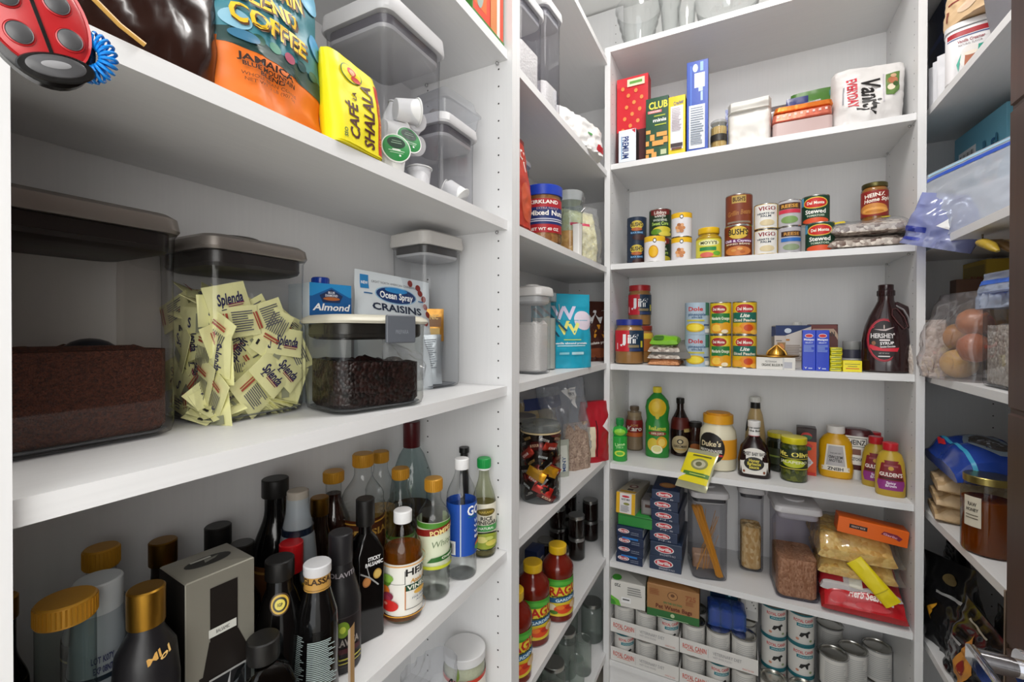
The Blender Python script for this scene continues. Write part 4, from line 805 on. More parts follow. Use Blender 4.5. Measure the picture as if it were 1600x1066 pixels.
# pasta sauce shelf
rg = [Rc(0, .5, 1, 1, 'e6cf3a'), Rc(0, .90, 1, .2, '3f9a2e'), Pg([(-.3, .80), (0, .86), (.3, .80), (.3, .9), (0, .95), (-.3, .9)], '58b03c'), Tx(.06, .70, .22, 'RAGU', 'b81c1c', .42, 5, 1), Rc(.06, .54, .34, .03, '3a4a1c'), Tx(.05, .54, .06, 'CHUNKY', '3a3a1c', .3, 5), Pg([(-.14, .36), (-.14, .5), (.26, .56), (.26, .42)], '1c5a8a'), Tx(.07, .46, .07, 'GARDEN', 'd8f0f8', .26, 5), El(-.12, .25, .07, .09, 'e8dcc0'), El(-.2, .32, .06, .07, 'f0e080'), El(.05, .2, .13, .12, 'd8481c'), El(.0, .25, .05, .06, 'e87a28'), El(.12, .24, .06, .06, 'b82a18'), El(-.08, .12, .05, .05, '4a7a28'), El(.2, .28, .08, .1, 'd8b890')]
sauce = paint('6a1a0e', .12, 0, .02)
for u0, u1, vt, vb, lb in ((847, 897, 837, 975, 'bottle of red pasta sauce with yellow cap, farthest of the three'), (806, 860, 862, 1014, 'bottle of red pasta sauce with yellow cap, middle of the three'), (762, 828, 905, 1062, 'bottle of red pasta sauce mostly hidden behind the white stile')):
    X, Y, r, h = rnd(u0, u1, vt, z5, vb=vb); r = .050; h = .232
    if u0 == 762: X, Y = -.548, 1.075
    bottle('pasta_sauce_bottle', lb, 'bottle', (X, Y, z5), facing(X, Y)+10, [(0, r*.9), (.005, r), (.14, r), (.145, r*1.03), (.16, r*1.03)]+ease(.161, r*1.02, .205, .026)[1:]+[(.216, .026)], sauce, .024, .029, paint('e3b81c', .35), rib=0, labels=[(rg, .25, .022, .115)], group='pasta sauce bottles')
def jam(lb, x, y, z, h=.088, r=.034):
    t = jar('jam_jar', lb, x, y, z, r, h, metal('a8a8a6', .3), paint('1f0f0d', .15), .95, lidh=.013, lr=.97, rib=0, neck=.92, sh=.84, group='dark jam jars with silver lids')
G5 = [(-.60, 1.745, 2, 'front stack of two'), (-.615, 1.60, 1, 'left of the front stack'), (-.70, 1.66, 1, 'behind the left jar'), (-.60, 1.93, 2, 'second stack, farther right'), (-.655, 1.85, 1, 'single jar between the stacks'), (-.70, 1.79, 2, 'back row stack, left'), (-.71, 1.96, 2, 'back row stack, right'), (-.69, 1.53, 1, 'near the sauce bottles at the back')]
for x, y, n_, lb in G5:
    for k in range(n_): jam('dark jam jar with silver lid, '+lb+(', upper jar' if k else (', lower jar' if n_ > 1 else '')), x, y, z5+.0885*k)
carton('food_box', 'dark blue and white box half hidden between sauce bottle and jam jars', -.66, 1.52, z5, .07, .05, .12, LF, '1c2c5a', [Rc(0, .6, .7, .2, 'c8d0d8')])
# empty jars, lowest visible shelf
def empt(lb, x, y, r, h, lid=1, nm='empty_jar'):
    g = clear('dfe6e2', 2.2, .03, .1)
    if lid: jar(nm, lb, x, y, z6, r, h, metal('b4b6b4', .3), None, 0, glass=g, lidh=.014, lr=.92, group='empty glass jars')
    else:
        t = thing(nm, lb, 'jar', x, y, z6, 0, 'empty glass jars'); m = Mesh(); loft(m, [(0, r*.9), (.006, r), (h*.8, r), (h*.88, r*.86), (h-.008, r*.84), (h-.006, r*.88), (h, r*.88), (h-.004, r*.8)], g, (1, 0)); part('glass_body', m, t)
for a in (('empty preserving jar with silver lid, middle of the lowest shelf', -.60, 1.62, .042, .17), ('empty jar with silver lid nearest the dark red case', -.555, 1.35, .040, .15), ('empty jar with silver lid, second from the dark red case', -.585, 1.46, .042, .155), ('empty jar behind the second one', -.68, 1.52, .04, .16), ('open empty jar at the back by the corner', -.66, 1.80, .045, .18, 0), ('open empty jar left of the green-tinted jar', -.69, 1.66, .045, .19, 0), ('small cut-glass tumbler at the shelf edge', -.535, 1.56, .028, .12, 0), ('green-tinted jar in the far corner of the lowest shelf', -.57, 1.86, .045, .16), ('small open jar in front of the preserving jar', -.545, 1.66, .033, .13, 0)): empt(*a)
m = Mesh(); box(m, .13, .1, .16, paint('3a0d10', .3), 0, 0, 0, .004)
for k in range(5): box(m, .132, .102, .006, paint('56161a', .25), 0, 0, .02+.028*k, .002)
t = solo('wine_case', m, 'dark red lacquered ribbed case at the near end of the lowest shelf', 'box', -.595, 1.16, z6, LF)
# ================================================================ BACK UNIT
BF = BY+.013
def bk(u0, u1, vt, zs, dy): x, w, h = slabY(u0, u1, vt, zs, BF+dy); return x, w, h
# glassware on top
def glassy(c='fdfefe'): return clear(c, 3.5, .02, .0)
def bowl(lb, x, y, prof, nm='glass_bowl', tk=.003):
    m = Mesh(); pr = P(prof); loft(m, pr+[(p[0]+.0005, max(.001, p[1]-tk), max(.001, p[2]-tk), 2) for p in pr[::-1][:-1]], glassy(), (1, 1)); return solo(nm, m, lb, 'glassware', x, y, zA+T, 0)
rp = [(0, .045), (.004, .045), (.01, .012), (.02, .012)]
for i in range(12): rp.append((.025+i*.018, .045+i*.0045+(.003 if i % 2 else -.001)))
bowl('tall ribbed clear glass vase at the left corner on top of the unit', -.40, 1.95, rp, 'glass_vase')
bowl('tall flared clear vase, second from the left on top', -.27, 1.93, [(0, .035), (.006, .036), (.05, .028), (.15, .036), (.26, .055)], 'glass_vase')
bowl('short clear tumbler on top of the unit', -.20, 1.86, [(0, .026), (.006, .028), (.11, .034)], 'tumbler')
bowl('wide clear glass bowl on top of the unit, middle', -.06, 1.93, [(0, .04), (.008, .045), (.03, .075), (.08, .105), (.13, .115), (.14, .12)])
bowl('ribbed clear glass bowl on top, right of the wide bowl', .20, 1.94, [(0, .04), (.008, .045), (.03, .07)]+[(.04+.012*i, .08+.004*i+(.003 if i % 2 else 0)) for i in range(9)])
# ---- shelf B : crackers and napkins
x, w, h = bk(961, 1010, 116, zB, .05)
els = [El(-.3+.6*((i*37) % 11)/10, .45+.5*((i*53) % 13)/12, .06, .025, 'f0904a') for i in range(12)]+[Rc(.15, .93, .6, .09, 'e8e4c0'), Tx(.15, .93, .04, 'MADE', '5a9a3a', .4), Rc(-.1, .55, .5, .28, 'e8d030'), Rc(-.1, .44, .4, .1, '4a4aa8')]
els = [e for e in els]
carton('cracker_box', 'tall red cracker box with orange dots, standing behind the small white box', x, BF+.07, zB, w, .06, h, 0, 'cf1f2c', [Rc(0, .95, 1, .1, 'd8303a')]+[El(-.3+.6*((i*37) % 11)/10, .42+.5*((i*53) % 13)/12, .055, .022, 'f0904a') for i in range(13)]+[Rc(.12, .93, .55, .08, 'ece8c4'), Rc(.12, .93, .4, .03, '6aa84a'), Rc(0, .2, 1, .4, '4a1214')], right=[Rc(0, .5, 1, 1, 'a81824')])
x, w, h = bk(966, 993, 203, zB, .01)
carton('cracker_box', 'small white box with dark blue sideways lettering at the left end', x, BF+.008, zB, w, .09, h, 0, 'e4eaf2', [Tx(-.1, .46, .34, 'PREMIUM', '1c3a7a', .68, -90), Rc(-.32, .46, .05, .7, '7aa8d0'), Pg([(.25, .97), (.48, .99), (.45, .86)], 'c83040'), Rc(0, .01, 1, .03, '3a4a5a')], right=[Rc(0, .5, 1, 1, '2a2422')])
x, w, h = bk(1008, 1043, 152, zB, .012)
cr = [Rc(*a, 'e0a050') for a in ((-.38, .44, .2, .06), (-.2, .34, .2, .1), (.22, .38, .46, .07), (-.42, .25, .14, .08), (.05, .24, .5, .08), (.38, .28, .2, .1), (-.3, .12, .34, .07), (-.42, .04, .14, .06), (-.12, .05, .22, .09))]
carton('cracker_box', 'dark green cracker box with large yellow lettering', x, BF+.012, zB, w, .07, h, 0, '1d4a33', [Tx(.05, .87, .11, 'CLUB', 'f0e04a', .84), Rc(-.1, .765, .62, .045, 'd86a6a'), Tx(-.1, .765, .025, 'CRACKERS', 'f0e0e0', .5), Rc(.12, .69, .5, .02, 'a8b83a'), Tx(.12, .62, .055, 'minis', 'f4f4f0', .6), Rc(.16, .54, .5, .02, 'a8b83a')]+cr+[Rc(.3, .08, .38, .16, '2c5a34'), Rc(.3, .08, .25, .08, 'c0c8a0')], right=[Rc(0, .5, 1, 1, '16382a')])
x, w, h = bk(1042, 1070, 150, zB, .012)
carton('cracker_box', 'narrow yellow box with a pale text panel beside the green box', x+.001, BF+.012, zB, w-.004, .07, h, 0, 'e8c81c', [Tx(.1, .88, .06, 'Cracker', '2c3a7a', .6, 8), Rc(0, .46, .74, .74, 'e4e4e8')]+lines(0, .6, .6, .4, 14, 'b0a0a8', 3)+[Rc(0, .16, .7, .06, '3a2a2c'), Rc(0, .1, .6, .03, '6a3a3a')], right=[Rc(0, .5, 1, 1, 'b89c18')])
x, w, h = bk(1070, 1106, 95, zB, .012)
carton('foil_box', 'tall slim blue box with white nutrition panel', x+.001, BF+.012, zB, w-.006, .08, h, 2, '1c46a8', [El(-.1, .92, .12, .045, 'c8e0f4'), Rc(.2, .93, .14, .1, '8ab0e0'), Rc(.1, .78, .48, .16, 'e8ecf0'), Rc(-.3, .7, .08, .5, '3a66c0'), Rc(.15, .68, .2, .05, 'b8c8e8'), Rc(.2, .6, .1, .1, 'a8c0e8'), Rc(-.02, .27, .74, .48, 'dfe4ea')]+lines(0, .28, .62, .42, 16, '7a8494', 5), right=[Rc(0, .5, 1, 1, '8a8e96')])
m = Mesh(); tube(m, [(-.02, 0, 0), (-.004, 0, .045), (.004, 0, .045), (.02, 0, 0)], .002, 'a8845a'); tube(m, [(-.012, .006, 0), (.002, .004, .03), (.012, .006, 0)], .0015, '8a6a44'); solo('twine_loop', m, 'brown twine loop sticking up over the blue box', 'twine', x-.01, BF+.10, zB+h-.004+.0)
x, y, r, h = rnd(1109, 1135, 186, zB, Y=BF+.05)
jar('toothpick_jar', 'small clear jar of toothpicks with dark band', x, y, zB, r, h, clear('e8e8e8', 2, .1, .3), grain('c89a58', 'e0c088', 260, (1, 1, .05)), .8, [([Rc(0, .5, 1, 1, '2a2622')], .18, .03, .025)], lidh=.01, lr=1)
x, w, h = bk(1136, 1204, 168, zB, .02)
pouch('flour_bag', 'folded-over white paper flour bag', x, BF+.065, zB, w*1.02, h*1.0, .075, 0, paint('dcd9d4', .5), [Rc(.0, .03, .9, .02, 'cfcac4')], wr=.005, seed=41, py=(1, 1, 1, 1, .9, .75), sq=8)
m = Mesh(); bag(m, w*1.02, .035, .085, paint('dcd9d2', .5), py=(.8, 1, .7), seed=42, wr=.003, sq=8, n=14); solo('folded_flap', m, 'rolled top of the white flour bag', 'bag', x, BF+.055, zB+h-.004)
pouch('napkin_pack', 'blue and white patterned packet behind the flour bag', x-.02, BF+.20, zB, .13, .215, .06, 0, grain('3a48a8', 'c8d0f0', 90, bump=.1), seed=43)
x, w, h = bk(1206, 1300, 172, zB, .02)
pink = paint('c8a8a2', .3)
for i, (hh, c, lb) in enumerate(((.055, 'bfa7a4', 'pinkish grey clear-wrapped pack of napkins, bottom of the orange stack'), (.03, 'd0705a', 'shiny salmon pack on top of the pinkish grey pack'), (.022, 'd8752a', 'orange packet on top of the salmon pack'))):
    m = Mesh(); loft(m, [(0, w*.48, .075, -.012), (.004, w*.5, .08, -.014), (hh-.004, w*.5-.002*i, .08, -.014), (hh, w*.47, .072, -.012)], foil(c, .25) if i else gloss(c))
    if i == 1: decal(m, [Rc(-.4+.1*k, .6, .04, .25, 'e8c0b8') for k in range(9)], w, hh, lambda a, b, o: (a, -.08-o, b), 1)
    solo('napkin_pack', m, lb, 'napkins', x, BF+.10, zB+(.0, .0555, .0862)[i], (0, -1.5, 2)[i])
pouch('tablecloth_pack', 'silvery white striped packet lying on the napkins, sloping up to the right', x-.005, BF+.145, zB+.105, w*.9, .05, .05, 0, foil('cfc8c8', .25), [Rc(-.4+.1*k, .5, .03, .9, 'a89ca0') for k in range(9)], seed=44, ry=-6)
carton('food_box', 'dark brown box behind the napkins, left of the green packet', -.0+.10, BF+.22, zB, .15, .06, .20, 0, '3a1c20')
pouch('snack_bag', 'long green packet behind the orange napkin stack', .27, BF+.24, zB, .22, .235, .05, 0, paint('4a7a2c', .35), [Rc(.25, .9, .4, .1, '4a8a86')], seed=45, py=(1, 1, 1, .9, .6))
pouch('snack_bag', 'small dark blue packet just right of the brown box', .175, BF+.17, zB, .07, .195, .04, 0, gloss('2c3270'), seed=46)
x, w, h = bk(1297, 1425, 96, zB, .03)
els = [Tx(.02, .46, .24, 'Vanity', '1c1a1a', .60, -85, 1, .15), Tx(-.24, .53, .13, 'EVERYDAY', 'c8283a', .50, -85, 1), Rc(-.36, .5, .02, .3, '8a8a90'), Rc(.17, .55, .02, .5, 'c2bcc2'), Pg([(.2, .42), (.2, .78), (.38, .82), (.38, .5), (.3, .4)], '5a7a3a'), El(.29, .66, .07, .07, 'b06a4a'), El(.27, .55, .05, .05, 'e0d0b8'), El(.33, .6, .04, .04, '3a5a28'), El(.3, .75, .04, .03, 'c8a080')]
pouch('napkin_bag', 'large clear and white bag of napkins with black script and red lettering', x-.008, BF+.10, zB, w*.94, h*1.0, .15, 0, paint('d9d6d4', .3), els, wr=.007, seed=47, py=(1, 1, 1, .95, .8, .5), ry=3, sq=6)
pouch('plastic_bag', 'loose clear plastic gathered above the napkin bag', x-.01, BF+.12, zB+h*.78, w*.55, h*.30, .07, 0, film(), wr=.012, seed=48, ry=-8)
# ---- shelf C : cans
def rc(u0, u1, vt, zs, dy): return rnd(u0, u1, vt, zs, Y=BF+dy)
blu = [Rc(0, .5, .6, 1, '16283f'), El(0, .66, .11, .18, 'c8b040'), Tx(0, .68, .16, "BUSH'S", '14181c', .2), El(0, .48, .09, .07, 'a85a28'), Tx(0, .34, .07, 'BLACK BEANS', '7ab0e0', .2), El(.05, .14, .12, .12, '3a1c1a')]
x, y, r, h = rc(979, 1010, 338, zC, .10); h /= 2
can('food_can', 'navy bean can, lower of two, at the left end of the can shelf', x, y, zC, r*.97, h-.0005, blu, None, None, '16283f'); can('food_can', 'navy bean can, upper of two, at the left end of the can shelf', x, y, zC+h, r*.97, h-.001, blu, None, None, '16283f')
crn = [Tx(0, .78, .14, 'Libbys', 'e8e0d8', .16), Rc(0, .78, .2, .01, 'c82a2a'), Rc(0, .88, .3, .18, '7a2420'), Tx(0, .86, .1, 'Libbys', 'f4e8e0', .18), Tx(0, .6, .07, 'WHOLE KERNEL', 'd8e0d0', .2), Tx(0, .48, .11, 'Sweet Corn', 'b8d86a', .24), El(.03, .26, .14, .12, 'd8c83a'), El(-.06, .2, .08, .1, '6a9a2c'), El(.08, .12, .1, .08, 'e0d04a')]
x, y, r, h = rc(1013, 1049, 325, zC, .20); h /= 2
for k in (0, 1): can('food_can', 'dark green sweetcorn can, '+('upper' if k else 'lower')+' of two, behind the yellow-topped can', x, y, zC+h*k, r*.96, h-.001, crn, None, None, '1f3a20')
ylb = [Rc(0, .89, 1, .2, 'e8b81c'), El(0, .82, .028, .09, '1c1c1c'), El(0, .82, .018, .055, 'f0f0f0')]
x, y, r, h = rc(1006, 1039, 368, zC, .052)
can('food_can', 'white can with yellow top band and a round yellow picture, front row', x, y, zC, r*.98, h, ylb+[El(-.02, .4, .075, .24, 'c88a10'), El(-.02, .4, .065, .2, 'e8b40c')], None, None, 'e4e2e4')
nut = ylb+[El(-.02+.045*math.cos(a), .36+.14*math.sin(a), .03, .07, c) for a, c in ((0, 'c8844a'), (1, 'd8a070'), (2, 'a86a3a'), (3, 'd89a60'), (4, 'e0b088'), (5.2, 'b8784a'))]+[El(-.02, .36, .03, .08, 'c07a44')]
x, y, r, h = rc(1048, 1081, 331, zC, .085); h /= 2
for k in (0, 1): can('food_can', 'white chickpea can with yellow top band, '+('upper' if k else 'lower')+' of two', x, y, zC+h*k, r*.98, h-.001, nut, None, None, 'e0dee2')
x, y, r, h = rc(1087, 1127, 354, zC, .06)
jar('applesauce_jar', 'clear jar of yellow apple sauce with yellow lid and green label', x, y, zC, r, h, paint('e8bc18', .35), paint('c89a20', .3), .95, [([Rc(0, .5, 1, 1, 'd8d040'), El(0, .78, .26, .17, 'e8e8b0'), Tx(0, .78, .15, "MOTT'S", '1c2a18', .4), Rc(-.02, .45, .4, .2, '2f8a4a'), El(-.05, .12, .16, .14, 'd86a5a'), El(.2, .2, .1, .12, '6ab03a')], .15, .006, .068)], lidh=.022, lr=.84, neck=.8, sh=.72)
bsh = [El(0, .76, .12, .2, 'd8b848'), Tx(0, .78, .17, "BUSH'S", '1c1410', .24), Rc(0, .5, .4, .1, '6a2a6a'), Tx(0, .5, .07, 'Chili & Cayenne', 'f0e0f0', .34), Tx(0, .4, .05, 'BAKED BEANS', 'e0d0b8', .3), El(0, .18, .16, .15, 'c8783a'), El(-.05, .2, .03, .04, 'd89a50'), El(.05, .14, .03, .04, 'b06030'), El(.02, .24, .03, .04, 'e0a860')]
bs2 = [Rc(0, .82, .17, .24, 'b89a50'), Tx(0, .82, .13, "BUSH'S", '3a1c12', .15), Tx(0, .4, .14, 'Grillin Beans', 'a8703a', .3, 6, 1, .2), Rc(0, .1, .3, .06, '8a7a6a')]
x, y, r, h = rc(1131, 1175, 301, zC, .06); h /= 2
can('food_can', 'brown baked bean can with purple stripe, under another brown can', x, y, zC, r*.98, h-.001, bsh, None, None, '7a3218'); can('food_can', 'rust brown bean can on top of the purple-striped one', x+.002, y+.008, zC+h, r*.96, h, bs2, None, None, '7c3a20')
vg = [Rc(0, .5, .36, .9, 'e8e6e0'), Tx(.02, .8, .15, 'VIGO', '8a1c2c', .24), Tx(0, .6, .07, 'HEARTS OF', '3a4654', .24), Tx(0, .5, .07, 'PALM', '3a4654', .14), El(.02, .24, .1, .12, 'd8c8a0')]
x, y, r, h = rc(1177, 1215, 317, zC, .05); h /= 2
for k in (0, 1): can('food_can', 'yellow and white hearts of palm can, '+('upper' if k else 'lower')+' of two', x, y, zC+h*k, r*.98, h-.001, vg, None, None, 'dcb41c')
a1 = [Rc(0, .76, .34, .24, '4a2a18'), Tx(0, .76, .12, 'REESE', 'd8a040', .24), Rc(0, .56, .34, .14, 'c83048'), El(0, .24, .12, .14, '7a9a5a')]
a2 = [Rc(.03, .72, .3, .2, '3a2218'), Tx(.03, .72, .11, 'REESE', 'c89040', .22), Rc(.03, .5, .3, .14, '2a6ab8'), El(.03, .22, .12, .12, '8a9a7a')]
x, y, r, h = rc(1214, 1252, 311, zC, .045); h /= 2
can('food_can', 'silver artichoke can with red stripe, upper can', x, y, zC+h, r*.97, h-.001, a1, None, None, 'b8b6ba'); can('food_can', 'silver artichoke can with blue stripe, lower can', x, y, zC, r*.97, h-.001, a2, None, None, 'b0aeb4')
dm = [Rc(-.2, .8, .1, .3, '5aa8d0'), El(.0, .72, .15, .2, 'e8c84a'), El(0, .72, .135, .17, 'c82a24'), Tx(0, .72, .1, 'Del Monte', 'f4f0e0', .2), Tx(0, .42, .14, 'Stewed', 'f0f0e8', .24), Tx(0, .27, .06, 'TOMATOES', 'c8d8c0', .2), El(0, .1, .16, .1, 'd8542c')]
x, y, r, h = rc(1257, 1304, 350, zC, .05)
can('food_can', 'green stewed tomato can with red oval, lower front', x, y, zC, .042, .098, dm, None, None, '17402c')
x2, y2, r2, h2 = rc(1252, 1294, 307, zC, .08)
can('food_can', 'green stewed tomato can with red oval, standing on the one below', x2, y+.022, zC+.0985, .041, .098, dm, None, None, '17402c')
for i, (xx, yy, k) in enumerate(((.31, 1.97, 0), (.31, 1.97, 1), (.36, 2.06, 0))):
    can('food_can', ('low gold and black can behind the bean bags, lower', 'low gold and black can behind the bean bags, upper', 'gold-rimmed can at the back, half hidden by the bean bags')[i], xx, yy, zC+.052*k, .042, .05, [Rc(0, .5, .4, .5, '3a3420')], None, None, 'c8a820')
bn = grain('e2d8cc', '6a5248', 75, rough=.4, bump=1.4)
for k, (zz, lb, sd) in enumerate(((0, 'clear bag of speckled beans, lower of two under the gravy jar', 51), (.046, 'clear bag of speckled beans, upper of two, with yellow and blue print', 52))):
    flatbag('bean_bag', lb, .355+.01*k, BF+.004, zC+zz, .215, .24, .046, 0, bn, [Rc(-.3, .25, .1, .12, '2a3a8a')] if k else [], seed=sd, lump=.004, ls=120)
flatbag('plastic_wrap', 'clear yellow-printed wrapper of the upper bean bag', .365, BF+.003, zC+.049, .225, .245, .052, 0, film(), [Rc(-.35, .3, .14, .35, 'd8c020'), Rc(.2, .2, .1, .1, 'c8b828')], seed=52)
x, y, r, h = rnd(1344, 1387, 284, zC, Y=BF+.11)
jar('gravy_jar', 'jar of gravy with dark gold lid standing on the bean bags', x, y, zC+.094, .037, h-.094, metal('6a6440', .35), paint('a8682c', .25), .95, [([Rc(0, .5, 1, 1, '8a2018'), Tx(0, .82, .14, 'HEINZ', 'f4ece0', .36, 6), Tx(.06, .64, .14, 'Home Style', 'f4ece0', .5, 6, 1, .2), El(-.02, .28, .26, .22, 'c8843a'), El(.02, .22, .24, .12, 'e0a050'), El(.0, .18, .16, .06, 'c07a2c')], .16, .02, .085)], lidh=.014, lr=.95, sh=.85)
# ---- shelf D
jl = [Rc(-.25, .5, .5, 1, 'c81c2c'), Rc(.25, .5, .5, 1, '16304a'), Tx(.0, .60, .40, 'Jif', 'f4f4f4', .40), Rc(.12, .25, .3, .12, '8a7a58'), Rc(.16, .08, .32, .1, '2c3a6a'), Rc(.36, .35, .08, .3, 'd8c83a'), Rc(-.34, .25, .03, .3, 'f0e8e8')]
x, y, r, h = rc(961, 1006, 499, zD, .065)
pb = paint('b9804a', .35)
jar('peanut_butter_jar', 'peanut butter jar with blue lid, front left', x, y, zD, r, h, paint('22308a', .35), pb, .94, [(jl, .15, .052, .085)], lidh=.024, lr=.92, neck=.86, sh=.78)
x, y, r, h = rc(981, 1018, 445, zD, .16)
jar('peanut_butter_jar', 'peanut butter jar with red lid, stacked behind the blue-lidded one', x, y, zD+.158, .047, h-.158, paint('a81c22', .35), pb, .94, [(jl, .145, .045, .085)], lidh=.024, lr=.94, neck=.9, sh=.8)
jar('peanut_butter_jar', 'lower jar under the red-lidded peanut butter, with yellow band', x+.006, y, zD, .049, .157, paint('8a2a1c', .35), pb, .94, [([Rc(0, .5, 1, 1, 'a8642c'), Rc(0, .8, 1, .3, 'd8b83a')], .17, .05, .08)], lidh=.02, lr=.94, neck=.9)
ln = grain('d08a5a', 'e8a878', 160, bump=1)
for k, (zz, t_, mt, lb, wd) in enumerate(((0, .028, ln, 'small bag of orange lentils, bottom of the stack', .118), (.024, .028, bn, 'small bag of speckled beans, second from the bottom of the stack', .122), (.049, .032, bn, 'bag of speckled beans under the green packet', .118))):
    flatbag('pulse_bag', lb, -.275, BF+.004, zD+zz, wd, .16, t_, 0, mt, seed=60+k, lump=.002, ls=150)
flatbag('pulse_bag', 'bright green packet on top of the small bean bags', -.275, BF+.01, zD+.077, .105, .14, .042, 0, paint('7ab81c', .3), [El(-.2, .1, .2, .12, '3a6a18')], seed=66)
flatbag('plastic_wrap', 'clear loose wrapping sticking out right of the small bean bags', -.25, BF+.012, zD+.02, .15, .16, .07, 0, clear('b0aca4', 2, .1, .3), seed=67)
dl = [Rc(0, .5, .8, 1, 'a8bccc'), Rc(.18, .8, .12, .4, '3a7a6a'), Tx(-.02, .80, .12, 'Dole', 'c8302c', .2), Tx(0, .63, .08, 'pineapple', '4a6a8a', .24), Tx(0, .54, .06, 'slices', '4a6a8a', .14), Rc(-.02, .44, .24, .05, 'c8c04a'), El(-.03, .22, .13, .14, 'd8b420'), El(-.03, .22, .1, .1, 'f0d83a'), Rc(.14, .3, .1, .04, '2a4a7a'), Rc(.15, .12, .09, .12, 'dfe4e8')]
orr = [El(0, .78, .13, .16, 'e8d04a'), El(-.03, .78, .12, .13, 'a8282c'), Tx(-.03, .78, .08, 'Del Monte', 'f4ece0', .18), Rc(0, .5, .3, .3, '2a7a3a'), Tx(0, .5, .09, 'Mandarin Oranges', 'f0f0d8', .28), El(-.06, .2, .1, .16, 'e8981c'), El(-.06, .2, .07, .11, 'f4c84a'), El(.08, .24, .09, .14, 'e0a020'), El(.06, .1, .05, .06, 'f0e0c0')]
pch = [El(0, .78, .14, .17, 'e8d04a'), El(0, .78, .125, .14, 'b8282c'), Tx(0, .78, .09, 'Del Monte', 'f4ece0', .2), Rc(0, .52, .36, .3, '1c6a5a'), Tx(0, .58, .1, 'Lite', 'f4f4e8', .12, 0, 1, .3), Tx(0, .44, .08, 'Sliced Peaches', 'f0e8d0', .3), El(.04, .2, .11, .17, 'e8901c'), El(.05, .21, .06, .1, 'c8481c'), El(-.1, .15, .07, .1, 'e8a83a'), El(.13, .08, .06, .07, 'f0b84a')]
for (u0, u1, els, wc, nm) in ((1070, 1108, dl, '9ab4c8', 'pale blue pineapple can'), (1109, 1143, orr, 'e0bc1c', 'yellow and green mandarin can'), (1144, 1183, pch, 'e2b820', 'yellow and teal sliced peach can')):
    x, y, r, h = rc(u0, u1, 471, zD, .055); h = .243/2
    for k in (0, 1): can('fruit_can', nm+(', upper of its stack' if k else ', lower of its stack'), x, y, zD+k*h, r*.985, h-.0008, els, None, None, wc)
x, w, h = bk(1181, 1244, 556, zD, .015)
carton('food_box', 'flat white box with small black print under the juicer', x, BF+.012, zD, w-.004, .09, .042, 0, 'e2dfd8', [Tx(-.12, .66, .16, 'MEDITERRANEAN', '2a2a2a', .3, 0, 0), Tx(-.05, .38, .2, 'ORGANIC BULGUR PILAF', '3a3a28', .62), Rc(.32, .4, .2, .5, 'b8b8c0'), Rc(.2, .5, .04, 1, 'c8c8c8')])
m = Mesh(); loft(m, [(0, .066, .05, 2), (.003, .07, .054, 2), (.006, .07, .054, 2), (.0065, .062, .046, 2)], metal('b98a3a', .3)); loft(m, [(.006, .03), (.008, .032), (.018, .027), (.034, .012), (.042, .003)], metal('c0923e', .3))
for k in range(10):
    a = 2*PI*k/10; tube(m, [(.032*math.cos(a), .032*math.sin(a), .008), (.027*math.cos(a), .027*math.sin(a), .02), (.003*math.cos(a), .003*math.sin(a), .042)], [.004, .0035, .0012], metal('c9a050', .3), 6)
solo('citrus_juicer', m, 'brass citrus reamer dish on the flat white box', 'juicer', x+.006, BF+.062, zD+.0425, 12)
carton('broth_carton', 'tall white carton with dark blue top and white cap, behind the blue boxes', .165, BF+.155, zD, .115, .07, .155, 8, 'd8d2cc', [Rc(0, .86, 1, .3, '22386a'), Pg([(-.5, .68), (.5, .98), (.5, .68)], 'd8d2cc'), El(-.15, .88, .1, .06, 'd8e4f0'), Rc(-.3, .66, .4, .04, 'c8843a')]+lines(0, .35, .7, .4, 9, 'a8988a', 8), left=[Rc(0, .5, 1, 1, 'c9c2ba'), Rc(0, .86, 1, .24, '2a4a98')], cat='carton')
m = Mesh(); capm(m, 0, .014, .014, 'd8d8d4', 14); o = part('cap', m, sc.objects['broth_carton']); o.location = (.02, .035, .155)
carton('cereal_box', 'red and brown box with arched lettering behind the blue boxes', .262, BF+.19, zD, .09, .05, .16, 0, '5a1c18', [El(0, .7, .5, .28, 'c8a890'), El(0, .58, .5, .26, '5a1c18'), Tx(0, .78, .1, 'ALL BRAN', '2a1818', .8), Rc(0, .94, .9, .08, '7a2a20'), El(.1, .3, .3, .2, '8a2a28')])
carton('spice_box', 'narrow grey box with a brown picture, left of the blue boxes', .118, BF+.07, zD, .036, .05, .118, 0, 'b5aca4', [Rc(.1, .65, .7, .3, '8a6a3a'), El(.1, .65, .25, .12, 'c07a3c'), Rc(-.1, .85, .5, .03, '6a6058'), Rc(0, .25, .4, .2, 'c9c2ba')])
x, w, h = bk(1254, 1296, 516, zD, .02)
bx_ = [El(0, .86, .32, .05, 'e8e0e0'), El(0, .86, .28, .038, 'c8282c'), Tx(0, .77, .05, 'Mazapan', 'e8ecf8', .8), Tx(0, .69, .03, 'SELECT', 'c8d4f0', .6)]+lines(0, .55, .8, .18, 6, '8aa4e0', 2)+[Pg([(-.35, .1), (-.25, .04), (-.15, .1), (-.25, .06)], 'f0f0f0'), Rc(.1, .06, .3, .03, 'a8b8e8')]
for k in (0, 1): carton('blue_box', ('slim royal blue box, left of a pair', 'slim royal blue box, right of a pair')[k], x+(k-.5)*w*.5, BF+.018+.004*(1-k), zD, w*.49, .05, h, (-2, 2)[k], '1c3fc0', bx_)
x, w, h = bk(1297, 1316, 543, zD, .03)
